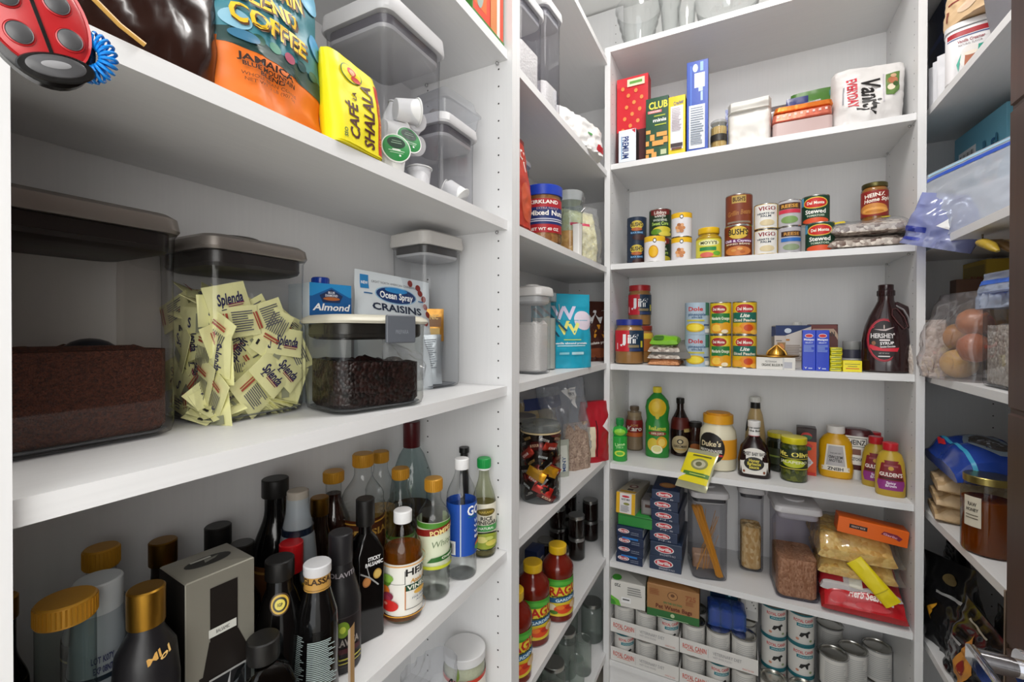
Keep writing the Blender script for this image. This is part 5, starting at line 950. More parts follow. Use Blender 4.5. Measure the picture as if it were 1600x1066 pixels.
for k in range(6):
    m = Mesh(); loft(m, [(0, w*.46, .022, -.004), (.002, w*.5, .024, -.004), (h/6-.002, w*.5, .024, -.004), (h/6-.0006, w*.46, .022, -.004)], gloss('d8d020')); decal(m, [Rc(0, .5, .8, .16, '4a6a1c'), Rc(.2, .8, .5, .1, '2a4a18')], w, h/6, lambda a, b, o: (a, -.024-o, b), 1)
    solo('bouillon_box', m, 'small yellow bouillon box, %s in a stack of six' % ('lowest', 'second lowest', 'third from the bottom', 'third from the top', 'second from the top', 'topmost')[k], 'box', x, BF+.05, zD+k*h/6, (k*5) % 7-3)
x, w, h = bk(1317, 1347, 564, zD, .03)
carton('bouillon_box', 'flat yellow box with red print right of the stack', x, BF+.026, zD, w, .05, h, 0, 'ecdc1c', [Rc(0, .7, .8, .06, '8a8a2a'), Rc(0, .5, .5, .06, '8a8a2a'), Rc(0, .3, .7, .08, 'd8702a')])
x, y, r, h = rc(1334, 1352, 508, zD, .15)
jar('spice_jar', 'small dark jar with translucent lid behind the syrup jug', .34, BF+.15, zD, .026, .10, clear('c8c8c8', 1.5, .2, .4), paint('23232c', .3), .8, [([Rc(0, .5, 1, 1, '3a3a4a'), Rc(0, .3, 1, .2, 'b8b8b8')], .1, .02, .05)], lidh=.03, lr=1)
# syrup jug
syr = paint('260f10', .15, 0, .01, 60, .3)
t = thing('syrup_jug', 'big dark brown chocolate syrup jug with looped handle and red oval label', 'bottle', .418, BF+.075, zD, facing(.42, 1.88)+6)
pj = [(0, .058, .036, 2.6), (.005, .064, .041, 2.6), (.03, .065, .042, 2.6), (.10, .064, .041, 2.5), (.15, .056, .038, 2.4), (.185, .044, .032, 2.2), (.215, .03, .026, 2), (.235, .0215, .0215, 2), (.25, .021, .021, 2)]
m = Mesh(); loft(m, pj, syr); part('jug_body', m, t)
m = Mesh(); tube(m, [(.006, 0, .216), (.026, 0, .218), (.044, 0, .205), (.056, 0, .180), (.061, 0, .15), (.060, 0, .115), (.054, 0, .08)], [.012, .014, .016, .017, .018, .018, .014], syr, 14); part('handle', m, t)
m = Mesh(); tube(m, [(.014, -.029, .206), (.026, -.022, .208), (.044, -.019, .180), (.052, -.026, .150), (.042, -.036, .142), (.026, -.036, .162), (.012, -.034, .188), (.014, -.029, .206)], .0016, paint('5a3a3c', .2), 6); part('handle_groove', m, t)
m = Mesh(); capm(m, .2502, .27, .023, syr, 20); capm(m, .27, .288, .0205, syr, 0); part('cap', m, t)
m = Mesh(); decal(m, [El(0, .5, .5, .5, '8a1424'), El(0, .5, .46, .465, 'c8203a'), El(0, .5, .44, .45, '1a0e10'), Tx(0, .6, .10, "HERSHEY'S", 'd8d4d4', .78), Rc(.02, .5, .3, .035, 'e8e0e0'), Tx(.08, .43, .06, 'SYRUP', 'f4f0f0', .4, 4), Tx(.1, .355, .04, 'Genuine Chocolate', 'f0e8e8', .44, 4), Pg([(-.42, .34), (-.4, .4), (-.05, .31), (.43, .33), (.38, .24), (-.05, .25), (-.33, .27)], 'd01c34'), El(-.3, .43, .06, .05, '8a5a3a'), Rc(0, .13, .34, .025, 'e0dcdc'), Tx(0, .2, .025, 'NET WT 48 OZ', 'd0c8c8', .3, 0, 0), Pg([(-.3, .75), (-.1, .72), (.05, .71), (.2, .76), (.3, .80), (.1, .75), (-.05, .735)], 'c8b8b8'), El(0, .8, .015, .05, 'd8c8c0')], .088, .142, profw([(p[0], p[1], p[2], p[3]) for p in pj], .035)); part('label', m, t); m = [c for c in t.children if c.name.startswith('label')][0]; m.location.x = -.008
# ---- shelf E : sauces
def at(u0, u1, vt, vb, zs=zE): return rnd(u0, u1, vt, zs, vb=vb)
grn = clear('2f9a3a', 1.5, .05, .45)
X, Y, r, h = at(957, 981, 652, 722)
t = bottle('lime_juice_bottle', 'small green lime juice bottle with a lime-shaped shoulder, left end', 'bottle', (X, Y, zE), facing(X, Y), [(0, r*.9), (.004, r), (.06, r*.95), (.098, r*.98), (.102, r*.8), (.106, r*.86), (.120, r*1.04), (.134, r*.86), (.142, .013), (.15, .013)], paint('2a9e3c', .25), .026, .0155, '14803c', rib=16, z_over=.002, labels=[([El(0, .28, .16, .14, 'c8e04a'), El(0, .28, .1, .08, '5ab83a'), Tx(0, .72, .14, 'Lime', 'b8e8a0', .3, 8), Tx(0, .58, .08, 'JUICE', 'a0d890', .2)], .14, .01, .085), ([El(0, .5, .3, .45, '8ac83a')], .08, .106, .03)])
X, Y, r, h = at(978, 1006, 627, 700); Y = min(Y, 2.09)
bottle('corn_syrup_bottle', 'clear syrup bottle with brown cap and red label', 'bottle', (-.44, 2.08, zE), facing(-.44, 2.08), [(0, .034), (.005, .038), (.06, .036), (.12, .038), (.15, .032), (.175, .0165), (.19, .0165)], clear('e8dcc8', 1.6, .03, .15), .018, .0195, '6a5a48', (clear('e0cca8', 1, .05, .35), .17), rib=20, labels=[([Rc(0, .5, .6, 1, '8a1c1a'), Tx(0, .7, .12, 'ACME', 'd8b060', .2, 0, 0), Tx(0, .5, .26, 'Karo', 'f4f0e8', .44), Rc(0, .14, .58, .24, 'c8642a')], .16, .062, .075)])
X, Y, r, h = at(1007, 1046, 603, 716)
pr = [(0, .046, .032, 2.3), (.005, .049, .035, 2.3), (.14, .049, .035, 2.3), (.16, .044, .032, 2), (.178, .046, .033, 2), (.21, .050, .035, 2), (.24, .044, .032, 2), (.262, .026, .024, 2), (.27, .017, .017, 2), (.276, .017, .017, 2)]
bottle('lemon_juice_bottle', 'tall green lemon juice bottle with yellow cap and big lemon', 'bottle', (-.328, 2.01, zE), facing(-.33, 2.0), pr, paint('2a8a34', .22), .024, .0175, 'e2d038', rib=20, z_over=.002, labels=[([El(0, .56, .36, .46, 'e0b81c'), El(0, .12, .08, .14, 'd8c02c'), El(-.08, .6, .16, .26, 'ecc83a')], .1, .165, .085), ([Tx(0, .84, .12, 'RealLemon', 'd8e04a', .78), El(0, .68, .4, .07, '8a2c20'), Tx(0, .68, .06, '100% JUICE', 'f0e0c0', .6), El(-.2, .34, .24, .2, 'd8c03a'), El(.2, .42, .24, .18, 'e0a81c'), El(.2, .42, .16, .12, 'f0d060'), El(-.02, .2, .26, .13, 'f0ecc8'), El(-.02, .22, .2, .09, 'e0d890')], .09, .008, .14)])
bottle('soy_sauce_bottle', 'dark soy sauce bottle with black cap and round cream label', 'bottle', (-.243, 2.08, zE), facing(-.24, 2.08), [(0, .034), (.005, .039), (.10, .041), (.15, .036), (.185, .02), (.2, .0145), (.235, .014)], paint('1d0b09', .12), .024, .016, '17130f', rib=14, labels=[([El(0, .5, .3, .5, 'c8b48a'), El(0, .65, .1, .14, '2a2018'), El(0, .65, .06, .09, 'e0d0a8'), Tx(0, .38, .14, 'KIKKOMAN', '2a1c14', .42), Rc(0, .2, .36, .05, 'c8a03a')], .13, .015, .075), ([Rc(0, .5, .7, 1, '5a160c')], .16, .115, .05), ([Rc(0, .4, .9, .5, 'c8b070')], .05, .10, .03, 55)])
X, Y, r, h = at(1077, 1099, 654, 708)
jar('spice_jar', 'small dark red jar with black lid next to the soy sauce', -.181, 2.08, zE, .027, .148, '1a1614', paint('3a140e', .2), .95, [([Rc(0, .5, .8, 1, '2a1612'), El(0, .45, .2, .35, 'a8602a')], .12, .02, .05)], lidh=.02, lr=.95)
# yellow seed packet hanging over the shelf edge
q1 = inZ(1052, 708, zE); q2 = inY(1070, 752, BF-.008)
pouch('seed_packet', 'yellow packet with a green stripe hanging over the edge of the sauce shelf', -.172, BF-.036, zE-.046, .118, .165, .016, -20, foil('c8c8a8', .3), [Rc(0, .52, .92, .74, 'e4d41c'), El(.05, .62, .27, .15, '8a8a5a'), El(.05, .62, .2, .1, 'c0bca0'), El(.03, .62, .1, .06, '6a6a4a'), Rc(.05, .35, .82, .1, '4a7a2c'), Rc(.1, .35, .5, .02, 'c8d060'), Rc(.05, .83, .6, .04, '6a6a20')], rx=-42, wr=.0012, seed=71, py=(.1, .8, 1, 1, .6, .1))
X, Y, r, h = at(1094, 1152, 641, 738)
t = bottle('mayonnaise_jar', 'large mayonnaise jar with orange-yellow lid and black round label', 'jar', (X, Y, zE), facing(X, Y)-4, [(0, r*.85), (.006, r*.97), (.05, r), (.12, r), (.15, r*.95), (.168, r*.78), (.175, r*.76), (.18, r*.76)], paint('e4dcc0', .3), .034, r*.82, 'e8a41c', z_over=.002, labels=[([Rc(.15, .5, .24, .62, 'e8a02c'), El(-.06, .52, .13, .5, '1c1614'), Tx(-.06, .66, .16, "Duke's", 'e8d8b0', .19, 4, 1, .15), Tx(-.06, .44, .09, 'MAYONNAISE', 'f0ece4', .21), Pg([(-.16, .31), (-.16, .37), (.05, .34), (.05, .28)], 'c82a30')], 2*PI*r, .025, .12)])
m = Mesh(); capm(m, .207, .219, r*.66, 'e09a18'); part('flip_top', m, t)
X, Y, r, h = at(1151, 1208, 646, 750)
bp_ = [(0, .050, .034, 3), (.006, .054, .038, 3), (.06, .054, .038, 2.8), (.11, .045, .034, 2.4), (.135, .028, .026, 2), (.15, .0185, .0185, 2), (.195, .018, .018, 2)]
bottle('barbecue_sauce_bottle', 'brown barbecue sauce bottle with white neck and white arched label', 'bottle', (X, Y-.005, zE), facing(X, Y), bp_, paint('200c0b', .2), .022, .0215, 'e8e6e4', z_over=.012, labels=[([Rc(0, .38, .94, .72, 'e6e2da'), El(0, .62, .47, .38, 'e6e2da'), Tx(0, .78, .12, 'SWEET BABY RAYS', '2a2420', .8), El(0, .42, .34, .25, '1c1814'), Tx(0, .54, .11, 'Honey', 'e0d04a', .36), Tx(0, .42, .11, 'Barbecue', 'e0d04a', .46), Tx(0, .30, .11, 'Sauce', 'e0d04a', .34), El(-.34, .12, .04, .05, '8a4a2c'), El(.34, .12, .04, .05, '8a4a2c')], .096, .012, .098), ([Rc(0, .5, 1, 1, 'e8e6e4'), Tx(0, .72, .16, 'The Sauce', '2a2a2a', .38), Tx(0, .46, .16, 'is the Boss', '2a2a2a', .42), Rc(0, .98, 1, .03, '1c1c1c'), Rc(0, .02, 1, .05, 'b02a3a')], .115, .15, .044)])
bottle('dressing_bottle', 'cream coloured bottle with white cap behind the barbecue sauce', 'bottle', (.045, 2.08, zE), facing(.04, 2.08), [(0, .034), (.005, .038), (.1, .038), (.16, .032), (.2, .026), (.225, .0175), (.262, .0165)], paint('c8ac78', .3), .022, .019, 'e4e4e0', rib=12, labels=[([Rc(0, .5, 1, 1, '16120f')], .11, .225, .025), ([El(-.3, .5, .1, .5, '1c1612')], .15, .13, .05)])
ylid = paint('cfc02c', .3, .2)
jar('pickle_jar', 'dark pickle jar with yellow-green lid behind the front one', .128, 2.03, zE, .046, .146, ylid, paint('1a1c0e', .2), .95, [([Rc(0, .5, .8, 1, '2a3018'), Rc(0, .5, .5, .1, '7a8a3a')], .2, .03, .06)], lidh=.018, lr=.93)
X, Y, r, h = at(1220, 1263, 679, 755)
jar('pickle_jar', 'jar of green sliced peppers with bright yellow lid, front row', X, Y, zE, r, h, paint('dccf1c', .3, .1), grain('7a7a24', '3c4414', 60, rough=.3, bump=1.2), .9, [([Rc(0, .5, .5, 1, '23301a'), Tx(0, .76, .22, 'Mt. Olive', 'f0e06a', .42), Rc(0, .56, .46, .03, 'c8b83a'), El(0, .32, .14, .2, 'b8c02c'), Tx(0, .38, .12, 'JALAPENO', 'e8e8c0', .34), Rc(0, .06, .5, .04, 'c8b83a')], 2*PI*r, .045, .072)], lidh=.022, lr=.97, sh=.8)
carton('hot_sauce_box', 'tall dark box with orange front and white diamond, behind the pepper jar', .212, 2.0, zE, .062, .06, .175, -4, '2a1614', [Rc(.1, .36, .8, .72, 'e0541c'), El(-.0, .84, .28, .07, 'c8302c'), El(0, .81, .28, .05, '2a6a4a'), El(0, .62, .3, .06, 'c8302c'), El(0, .57, .26, .05, '2a6a4a'), Pg([(-.35, .28), (0, .44), (.35, .28), (0, .12)], 'dcd8dc'), Tx(0, .28, .05, 'TABASCO', '8a6a7a', .45), Rc(0, .04, .9, .06, 'c82a20')])
X, Y = .306, 2.03
pm = [(0, .046, .028, 2.4), (.005, .051, .033, 2.4), (.03, .054, .035, 2.4), (.075, .050, .034, 2.3), (.10, .052, .034, 2.3), (.13, .050, .033, 2.2), (.15, .038, .028, 2), (.16, .024, .022, 2), (.165, .024, .022, 2)]
bottle('mustard_bottle', 'large yellow mustard bottle with white cap and upside-down keystone label', 'bottle', (X, Y, zE), facing(X, Y), pm, paint('e0a814', .28), .026, .028, 'e8e4e0', z_over=.002, labels=[([Rc(0, .08, .98, .16, 'efe9dc'), Pg([(-.42, .02), (.42, .02), (.31, 1), (-.31, 1)], 'efe9dc'), Pg([(-.34, .2), (.34, .2), (.25, .95), (-.25, .95)], 'b8b4b4'), Tx(0, .40, .10, 'YELLOW', '2a2824', .46, 180), Tx(0, .53, .10, 'MUSTARD', '2a2824', .5, 180), Tx(0, .68, .05, '100% NATURAL', '3a3834', .4, 180, 0), Tx(0, .09, .11, 'HEINZ', '2a2824', .56, 180)], .085, .028, .096)])
# ketchup standing on its white cap
pk_ = [(0, .021, .019, 2), (.024, .021, .019, 2), (.0241, .02, .02, 2), (.035, .036, .026, 2.2), (.06, .047, .033, 2.3), (.13, .054, .036, 2.4), (.165, .052, .034, 2.5), (.180, .04, .028, 2.6), (.183, .03, .02, 2.6)]
t = thing('ketchup_bottle', 'dark red ketchup bottle standing upside down on its white cap', 'bottle', .372, 2.045, zE, facing(.37, 2.04))
m = Mesh(); loft(m, pk_[3:], paint('4a0e12', .2), (1, 1)); part('bottle_body', m, t)
m = Mesh(); capm(m, 0, .036, .024, 'dcdcda'); part('cap', m, t)
m = Mesh(); decal(m, [Rc(0, .78, .84, .42, 'e8e4dc'), Pg([(-.34, 0), (.34, 0), (.28, .7), (-.28, .7)], 'e8e4dc'), Rc(0, .78, .7, .3, '2a3a2c'), Rc(0, .78, .66, .26, 'e8e4dc'), Tx(0, .78, .16, 'HEINZ', '1c1a1a', .6), Rc(0, .45, .3, .2, '7a4a38'), Tx(0, .2, .1, 'KETCHUP', '2a2a2a', .4)], .08, .105, profw(pk_, .055)); part('label', m, t)
pgd = [(0, .036, .024, 2.4), (.005, .039, .027, 2.4), (.06, .040, .028, 2.4), (.11, .036, .026, 2.3), (.135, .029, .022, 2.1), (.146, .018, .018, 2), (.15, .018, .018, 2)]
gl_ = [Pg([(-.42, 0), (.42, 0), (.48, .2), (.32, 1), (-.32, 1), (-.48, .2)], '7a1820'), Rc(0, .82, .5, .06, '9a4a50'), El(0, .74, .1, .07, 'c89a3a'), Tx(0, .53, .12, "GULDEN'S", 'f4ece4', .8), Rc(0, .40, .8, .05, '3a1418'), Pg([(-.42, 0), (.42, 0), (.48, .2), (.46, .33), (-.46, .33), (-.48, .2)], '8a2c7a'), Tx(0, .25, .08, 'Spicy', 'f0e0f0', .34), Tx(0, .15, .08, 'Brown', 'f0e0f0', .4)]
for k, (xx, yy, lb) in enumerate(((.432, 1.885, 'brown mustard squeeze bottle with red cap and purple label, front of three'), (.412, 1.972, 'brown mustard squeeze bottle with red cap, middle of three'), (.424, 2.055, 'brown mustard squeeze bottle with red cap, rearmost of three'))):
    bottle('mustard_bottle', lb, 'bottle', (xx, yy, zE), facing(xx, yy)+(4 if k == 0 else 0), pgd, paint('b8982c', .3), .024, .0205, paint('c01c28', .3), z_over=.002, labels=[(gl_, .072, .022, .095)])
# ---- shelf F : pasta, rice
nv = '1b2a4a'
def pasta_end(nm='SPAGHETTI N.5', big=0): return [El(-.05, .56, .30, .28, 'e8e4e4'), El(-.05, .56, .27, .23, 'c8303c'), Tx(-.05, .56, .22, 'Barilla', 'f4f0f0', .42), Tx(.05, .16, .13, nm, 'c8c8d0', .5, 0, 0)]
for k in range(4):
    lb = ('lowest', 'second from the bottom', 'third from the bottom', 'topmost')[k]
    e = [El(-.22, .55, .22, .24, 'e8e4e4'), El(-.22, .55, .18, .19, 'c02c38'), Tx(-.22, .55, .18, 'Barilla', 'f0f0f0', .3), Tx(.2, .5, .1, 'LASAGNE', 'b8c0d0', .3, 0, 0), Rc(.2, .3, .3, .06, '8a94a8')]+([Rc(0, .86, .6, .2, '2a7ac8')] if k in (0, 2) else [])
    carton('pasta_box', 'dark blue pasta box in the left stack, '+lb, -.405+.002*((k*7) % 3), BF+.012+.003*(k % 2), zF+.0365*k, .105, .25, .036, (0, .6, -.5, 0)[k], nv, e, right=[Rc(0, .5, 1, .8, 'c8ccd4')]+lines(0, .5, .8, .6, 4, '6a7488', k), top=[El(-.3, -.2, .14, .06, 'd8d0d0'), Rc(.2, -.25, .2, .1, '9aa050'), Rc(-.1, -.1, .2, .06, '3a7ac0')] if k == 3 else ())
z = zF+.1465
carton('grain_box', 'bright green box lying under the yellow and white box', -.387, BF+.03, z, .135, .22, .045, 0, '2f8a3c', [Rc(0, .9, 1, .1, '246a30')])
t = carton('rice_box', 'long yellow and white box lying with its end facing out, tilted', -.425, BF+.03, z+.046, .078, .25, .085, -3, 'b8ae98', [Rc(0, .5, .99, .98, 'dcaa20'), Rc(0, .5, .62, .94, 'e0dcdc'), El(0, .82, .2, .05, 'c83040'), Tx(0, .68, .08, 'RICE MIX', '3a3a3a', .44), El(.05, .48, .16, .06, '8a8a40')]+lines(0, .25, .5, .3, 6, '8a8a90', 3), top=[El(.05, -.05, .24, .1, '7a3a30'), El(.05, -.05, .14, .06, 'c8b8a8'), Rc(.05, -.27, .3, .1, '2c1c1a'), Rc(.05, -.42, .8, .1, 'd8a828')]+lines(0, .25, .6, .25, 5, '8a8070', 4), rx=-4)
carton('cereal_box', 'grey and dark box lying behind, right of the yellow and white box', -.33, BF+.06, z+.046, .075, .2, .06, 0, '6e6a6a', [Rc(0, .5, .8, .8, '8a8686'), Rc(.0, .6, .6, .2, '4a2a20')], top=[Rc(0, .2, .9, .5, '1c2026'), Rc(.1, -.1, .4, .1, '6a2c1c'), Tx(.1, -.25, .06, 'Crackers', '2c2a2a', .6)])
zz = zF
for k in range(7):
    big = k < 2; w = .118 if big else .104; hh = .054 if big else .0405
    lb = ('lowest and largest', 'second from the bottom, large', 'third from the bottom', 'middle one', 'third from the top', 'second from the top', 'topmost')[k]
    carton('pasta_box', 'dark blue spaghetti box in the tall middle stack, '+lb, -.268+.004*math.sin(k*2.3)-.0+(.0 if big else -.004), BF+(.022 if big else .03+.003*(k % 2)), zz, w, .26, hh, (2, 1.5, 0, 2, -1, 1, 2)[k], '27364f' if big else '233250', pasta_end('SPAGHETTI N.5' if big else 'N.5'), top=[El(0, -.25, .3, .12, 'c07a3a'), El(0, -.25, .22, .08, 'd8a060')] if k == 6 else (), right=[Rc(0, .5, .98, .9, '1f2d4a')]); zz += hh+.0006
# tall clear containers with pasta and rice
wl = paint('c8c6c8', .32)
container('tall clear container with grey lid holding a bundle of spaghetti', -.125, 1.915, zF+.0005, .125, .155, .335, 14, wl, '3a3a3e', .026, tint='f4f4f6')
m = Mesh(); rr = random.Random(9); sp = paint('d8942a', .35)
for k in range(130):
    a = rr.uniform(0, 2*PI); q = .022*math.sqrt(rr.random()); b = rr.uniform(0, 2*PI); s = .020*math.sqrt(rr.random())
    tube(m, [(.036+q*math.cos(a)*.6, -.05+q*math.sin(a), .004), (-.042+s*math.cos(b), -.035+s*math.sin(b), .255+rr.uniform(-.004, .004))], .0011, sp, 5)
for k in range(14): tube(m, [(rr.uniform(-.05, 0), rr.uniform(-.03, .05), .004), (rr.uniform(0, .05), rr.uniform(0, .05), rr.uniform(.12, .24))], .0009, sp, 4)
solo('spaghetti', m, 'bundle of dry spaghetti leaning in the tall clear container', 'pasta', -.125, 1.915, zF+.008, 14, kind='stuff')
pouch('pasta_packet', 'thin brownish paper packet at the bottom of the spaghetti container', -.135, 1.93, zF+.008, .09, .07, .03, 14, paint('a8846a', .5), [Rc(0, .7, .8, .1, 'c8a488')], seed=73)
container('narrow clear container of pale cut noodles between the two big ones', .028, 2.03, zF+.0005, .085, .10, .33, 6, wl, '4a4a4e', .026, tint='f4f4f6')
heap('pale golden cut noodles in the narrow container', .028, 2.03, zF+.0005, .077, .092, .17, 6, grain('c89a58', 'e8cc98', 130, (1, 1, .45)), 'noodles', 6, .01)
container('large clear container of brown rice with white lid', .165, 1.92, zF+.0005, .135, .165, .33, 6, wl, 'bcbabc', .026, tint='eeecf2')
heap('brown rice half filling the large white-lidded container', .165, 1.92, zF+.0005, .127, .157, .142, 6, grain('a8744e', 'd0a078', 210, (1, 1, .55)), 'brown_rice', 7, .008)
gd = grain('c8983c', 'e0c070', 70, (1, 1, 1), rough=.4, bump=1.2)
flatbag('pasta_bag', 'bag with red and white stripes, folded, above the red seasoned bag', .345, BF+.02, zF+.062, .22, .22, .06, 0, paint('c8c4c4', .3), [Rc(-.35, .15, .3, .2, 'a8202c'), Rc(.25, .12, .45, .2, '9a1c28'), Rc(-.05, .1, .16, .24, 'd8d8cc'), Rc(0, .6, .6, .2, '8a1c24')], seed=81, wr=.006, rx=-86)
flatbag('stuffing_bag', 'bright red bag with white lettering lying at the shelf edge', .352, BF+.006, zF, .23, .22, .068, 0, gloss('b81a22'), [Tx(.08, .16, .08, 'Herb Seasoned', 'f4e4e0', .52, -2, 1, .2), El(-.3, .1, .1, .06, 'c8343a'), El(.1, .06, .2, .04, 'c8343c')], seed=82, wr=.004, rx=-62)
for k, (zz, t_, lb) in enumerate(((.115, .06, 'clear bag of yellow noodles, lower of two'), (.165, .085, 'clear bag of yellow noodles, upper of two, under the orange box'))):
    flatbag('noodle_bag', lb, .335, BF+.02, zF+zz, .215, .25, t_, (0, 2)[k], gd, seed=83+k, wr=.004, lump=.004, ls=70, rx=-88)
    flatbag('plastic_wrap', 'shiny clear wrapping of the '+('lower', 'upper')[k]+' yellow noodle bag', .345, BF+.017, zF+zz, .235, .255, t_+.006, (0, 2)[k], clear('fdfcf6', 3, .08, .05), seed=86+k, wr=.008, rx=-88)
pouch('snack_bag', 'bright yellow folded bag end hanging down to the right', .425, BF+.0, zF+.075, .05, .15, .02, -10, paint('e4d010', .35), [Rc(0, .3, .9, .02, 'b8a80c')], seed=89, ry=-42, wr=.002, py=(.7, 1, 1, .8, .3))
m = Mesh(); box(m, .092, .03, .052, paint('e06414', .4), 0, .03, 0, .0015); decal(m, [Rc(-.2, .55, .26, .26, '2a1a18'), Tx(-.2, .55, .1, 'READY RICE', 'c8a898', .2), Pg([(.12, .5), (.16, .7), (.34, .66), (.42, .5), (.38, .3), (.3, .42)], '7a1c3a'), Tx(.25, .52, .12, 'Garlic', 'e0a0b0', .2, -8)], .184, .052, lambda a, b, o: (a, -o, b), 1)
solo('noodle_box', m, 'orange box tilted on top of the yellow noodle bags', 'box', .372, BF+.02, zF+.262, 0, None, 0, 6)
# ---- shelf G : pet food, bags
pc = [Tx(.04, .80, .09, 'ROYAL CANIN', 'c83a3a', .26, 3), Rc(.06, .66, .22, .1, '1f7a86'), Tx(.06, .66, .05, 'HYPOALLERGENIC', 'e0f0f0', .18, 0, 0), Pg([(-.02, .3), (.0, .42), (.06, .44), (.1, .5), (.12, .44), (.09, .4), (.09, .28), (.07, .28), (.06, .36), (.02, .36), (.01, .28)], '1c1c1c'), El(-.04, .2, .02, .04, 'c88a70'), El(.12, .18, .02, .04, '8a9a70'), Rc(0, .03, 1, .07, '1f6a74'), Rc(0, .97, 1, .05, '1f6a74')]
ps = lines(.05, .48, .3, .7, 12, 'b4b4b2', 4)+[Rc(0, .97, 1, .04, '8a8a88')]
def petcan(lb, x, y, z, front=0, h=.1115): return can('pet_food_can', lb, x, y, z, .0405, h, pc if front else ps, facing(x, y), None, 'd6d4cf', 'can')
cw = .0835
for lev in (0, 1):
    for tr in (0, 1):
        x0 = -.478+.266*tr; zb = zG+.116*lev; wd = .264
        t = thing('cardboard_tray', 'white printed cardboard tray of pet food cans, '+('lower ', 'upper ')[lev]+('left', 'right')[tr], 'tray', x0+wd/2, BF+.006, zb)
        m = Mesh()
        for a in ((-wd/2, wd/2, 0, .0015, 0, .056), (-wd/2, wd/2, .20, .2015, 0, .056), (-wd/2, -wd/2+.0015, .0015, .20, 0, .056), (wd/2-.0015, wd/2, .0015, .20, 0, .056), (-wd/2, wd/2, 0, .2, 0, .0014)): cube(m, *a, paint('dcdad6', .6))
        part('tray_body', m, t)
        m = Mesh(); decal(m, [Tx(-.3, .56, .3, 'ROYAL CANIN', 'c8584a', .32), Rc(-.3, .34, .2, .05, 'd89080'), Rc(-.12, .5, .004, .6, 'a8a8a8'), Tx(.12, .62, .2, 'VETERINARY DIET', '8a8a8e', .36, 0, 0), Tx(.06, .36, .12, 'WET DOG FOOD', '9a9a9e', .24, 0, 0), Tx(.38, .2, .1, 'MADE IN USA', 'd07a6a', .14, 0, 0)], wd, .056, lambda a, b, o: (a, -o, b), 1); part('printed_front', m, t)
        for c in range(3):
            for rw in (0, 1):
                fr = (lev == 1 and tr == 0 and c == 2) or (lev == 0 and tr == 0 and c == 0) or (lev == 0 and tr == 1 and c == 1)
                petcan('pet food can in the %s %s tray, %s column, %s row' % (('lower', 'upper')[lev], ('left', 'right')[tr], ('left', 'middle', 'right')[c], ('front', 'back')[rw]), x0+.0455+.0865*c, BF+.006+.046+.088*rw, zb+.0016, fr and rw == 0)
for c in (0, 1):
    for k in range(3): petcan('white pet food can in the free stack, %s column, %s' % (('left', 'right')[c], ('bottom', 'middle', 'top')[k]), .105+.0855*c, BF+.12, zG+.112*k, 1)
for c, (xx, yy, n_) in enumerate(((.10, BF+.036, 1), (.19, BF+.036, 1), (.285, BF+.095, 2), (.35, BF+.155, 2), (.395, BF+.065, 1), (.43, BF+.21, 2), (.30, BF+.28, 2))):
    for k in range(n_): petcan('pet food can %s, %s' % (('in front of the free stack, left', 'in front of the free stack, right', 'nearest of the right-hand group', 'behind the nearest of the right-hand group', 'low at the right end', 'in the back right corner', 'deep behind the right-hand group')[c], ('lower', 'upper')[k] if n_ > 1 else 'single'), xx, yy, zG+.112*k, c == 2 and 0)
zt = zG+.116+.0016+.1118
carton('cardboard_box', 'white box with green leaf print on the upper left tray', -.41, BF+.012, zt, .135, .15, .098, 5, 'c8c6c0', [Rc(0, .5, 1, 1, 'dedcd6'), Tx(-.3, .84, .12, '720', '4a4a4a', .18, 180), Pg([(-.5, 0), (-.2, 0), (-.26, .22), (-.5, .38)], '6ab83a'), Pg([(-.5, 0), (-.34, .04), (-.4, .2), (-.5, .24)], '3a8a2c'), Rc(-.05, .28, .28, .22, 'f0f0f0'), Rc(-.05, .3, .2, .05, '2a2a2a')]+lines(.2, .68, .42, .36, 4, '8a8a88', 5), top=[El(-.35, -.3, .14, .16, '4aa83a')], right=[Rc(0, .5, 1, 1, 'b8c8a8')])
carton('pet_waste_bag_box', 'brown cardboard box with green base and paw emblem, on the trays', -.238, BF+.008, zt, .19, .14, .125, 3, 'a87a4c', [Rc(0, .12, 1, .24, '2c6a34'), El(0, .74, .1, .13, '6a4428'), El(0, .74, .085, .11, 'b08050'), El(0, .76, .04, .05, '6a4428'), Tx(0, .50, .06, 'ON THE GO DOG', '3a7a4a', .36), Tx(.02, .36, .12, 'Pet Waste Bags', '6a2c1c', .70), Tx(.34, .78, .14, '725', '9a5a38', .2), El(0, .14, .04, .06, 'b8c8a0')]+lines(-.34, .78, .22, .2, 4, '9a5c3a', 3)+lines(.34, .62, .18, .12, 3, '9a5c3a', 4)+[Rc(0, .04, .6, .02, 'a8c0a0')], right=[Rc(0, .5, 1, 1, '8a6038'), Rc(0, .12, 1, .24, '245a2c')])
t = thing('bottle_pack', 'shrink-wrapped pack of blue bottles on the right tray', 'pack', -.05, BF+.05, zt-.003, 6)
for rw in (0, 1):
    for k in range(3):
        m = Mesh(); loft(m, [(0, .017), (.004, .0195), (.055, .0195), (.066, .013), (.068, .013)], gloss('2a5aa8')); o = part('blue_bottle', m, t); o.location = (-.041+.041*k, .02+.041*rw, 0)
m = Mesh(); box(m, .065, .045, .074, clear('6a9ae8', 2, .1, .2), 0, .04, -.0002, .008); part('shrink_wrap', m, t)
carton('small_box', 'teal and navy box behind the blue pack', -.065, BF+.17, zt, .10, .06, .12, 0, '17485c', [Rc(-.2, .5, .5, .6, '142a4a'), Tx(.2, .6, .2, '2', 'a8d8e0', .1)])
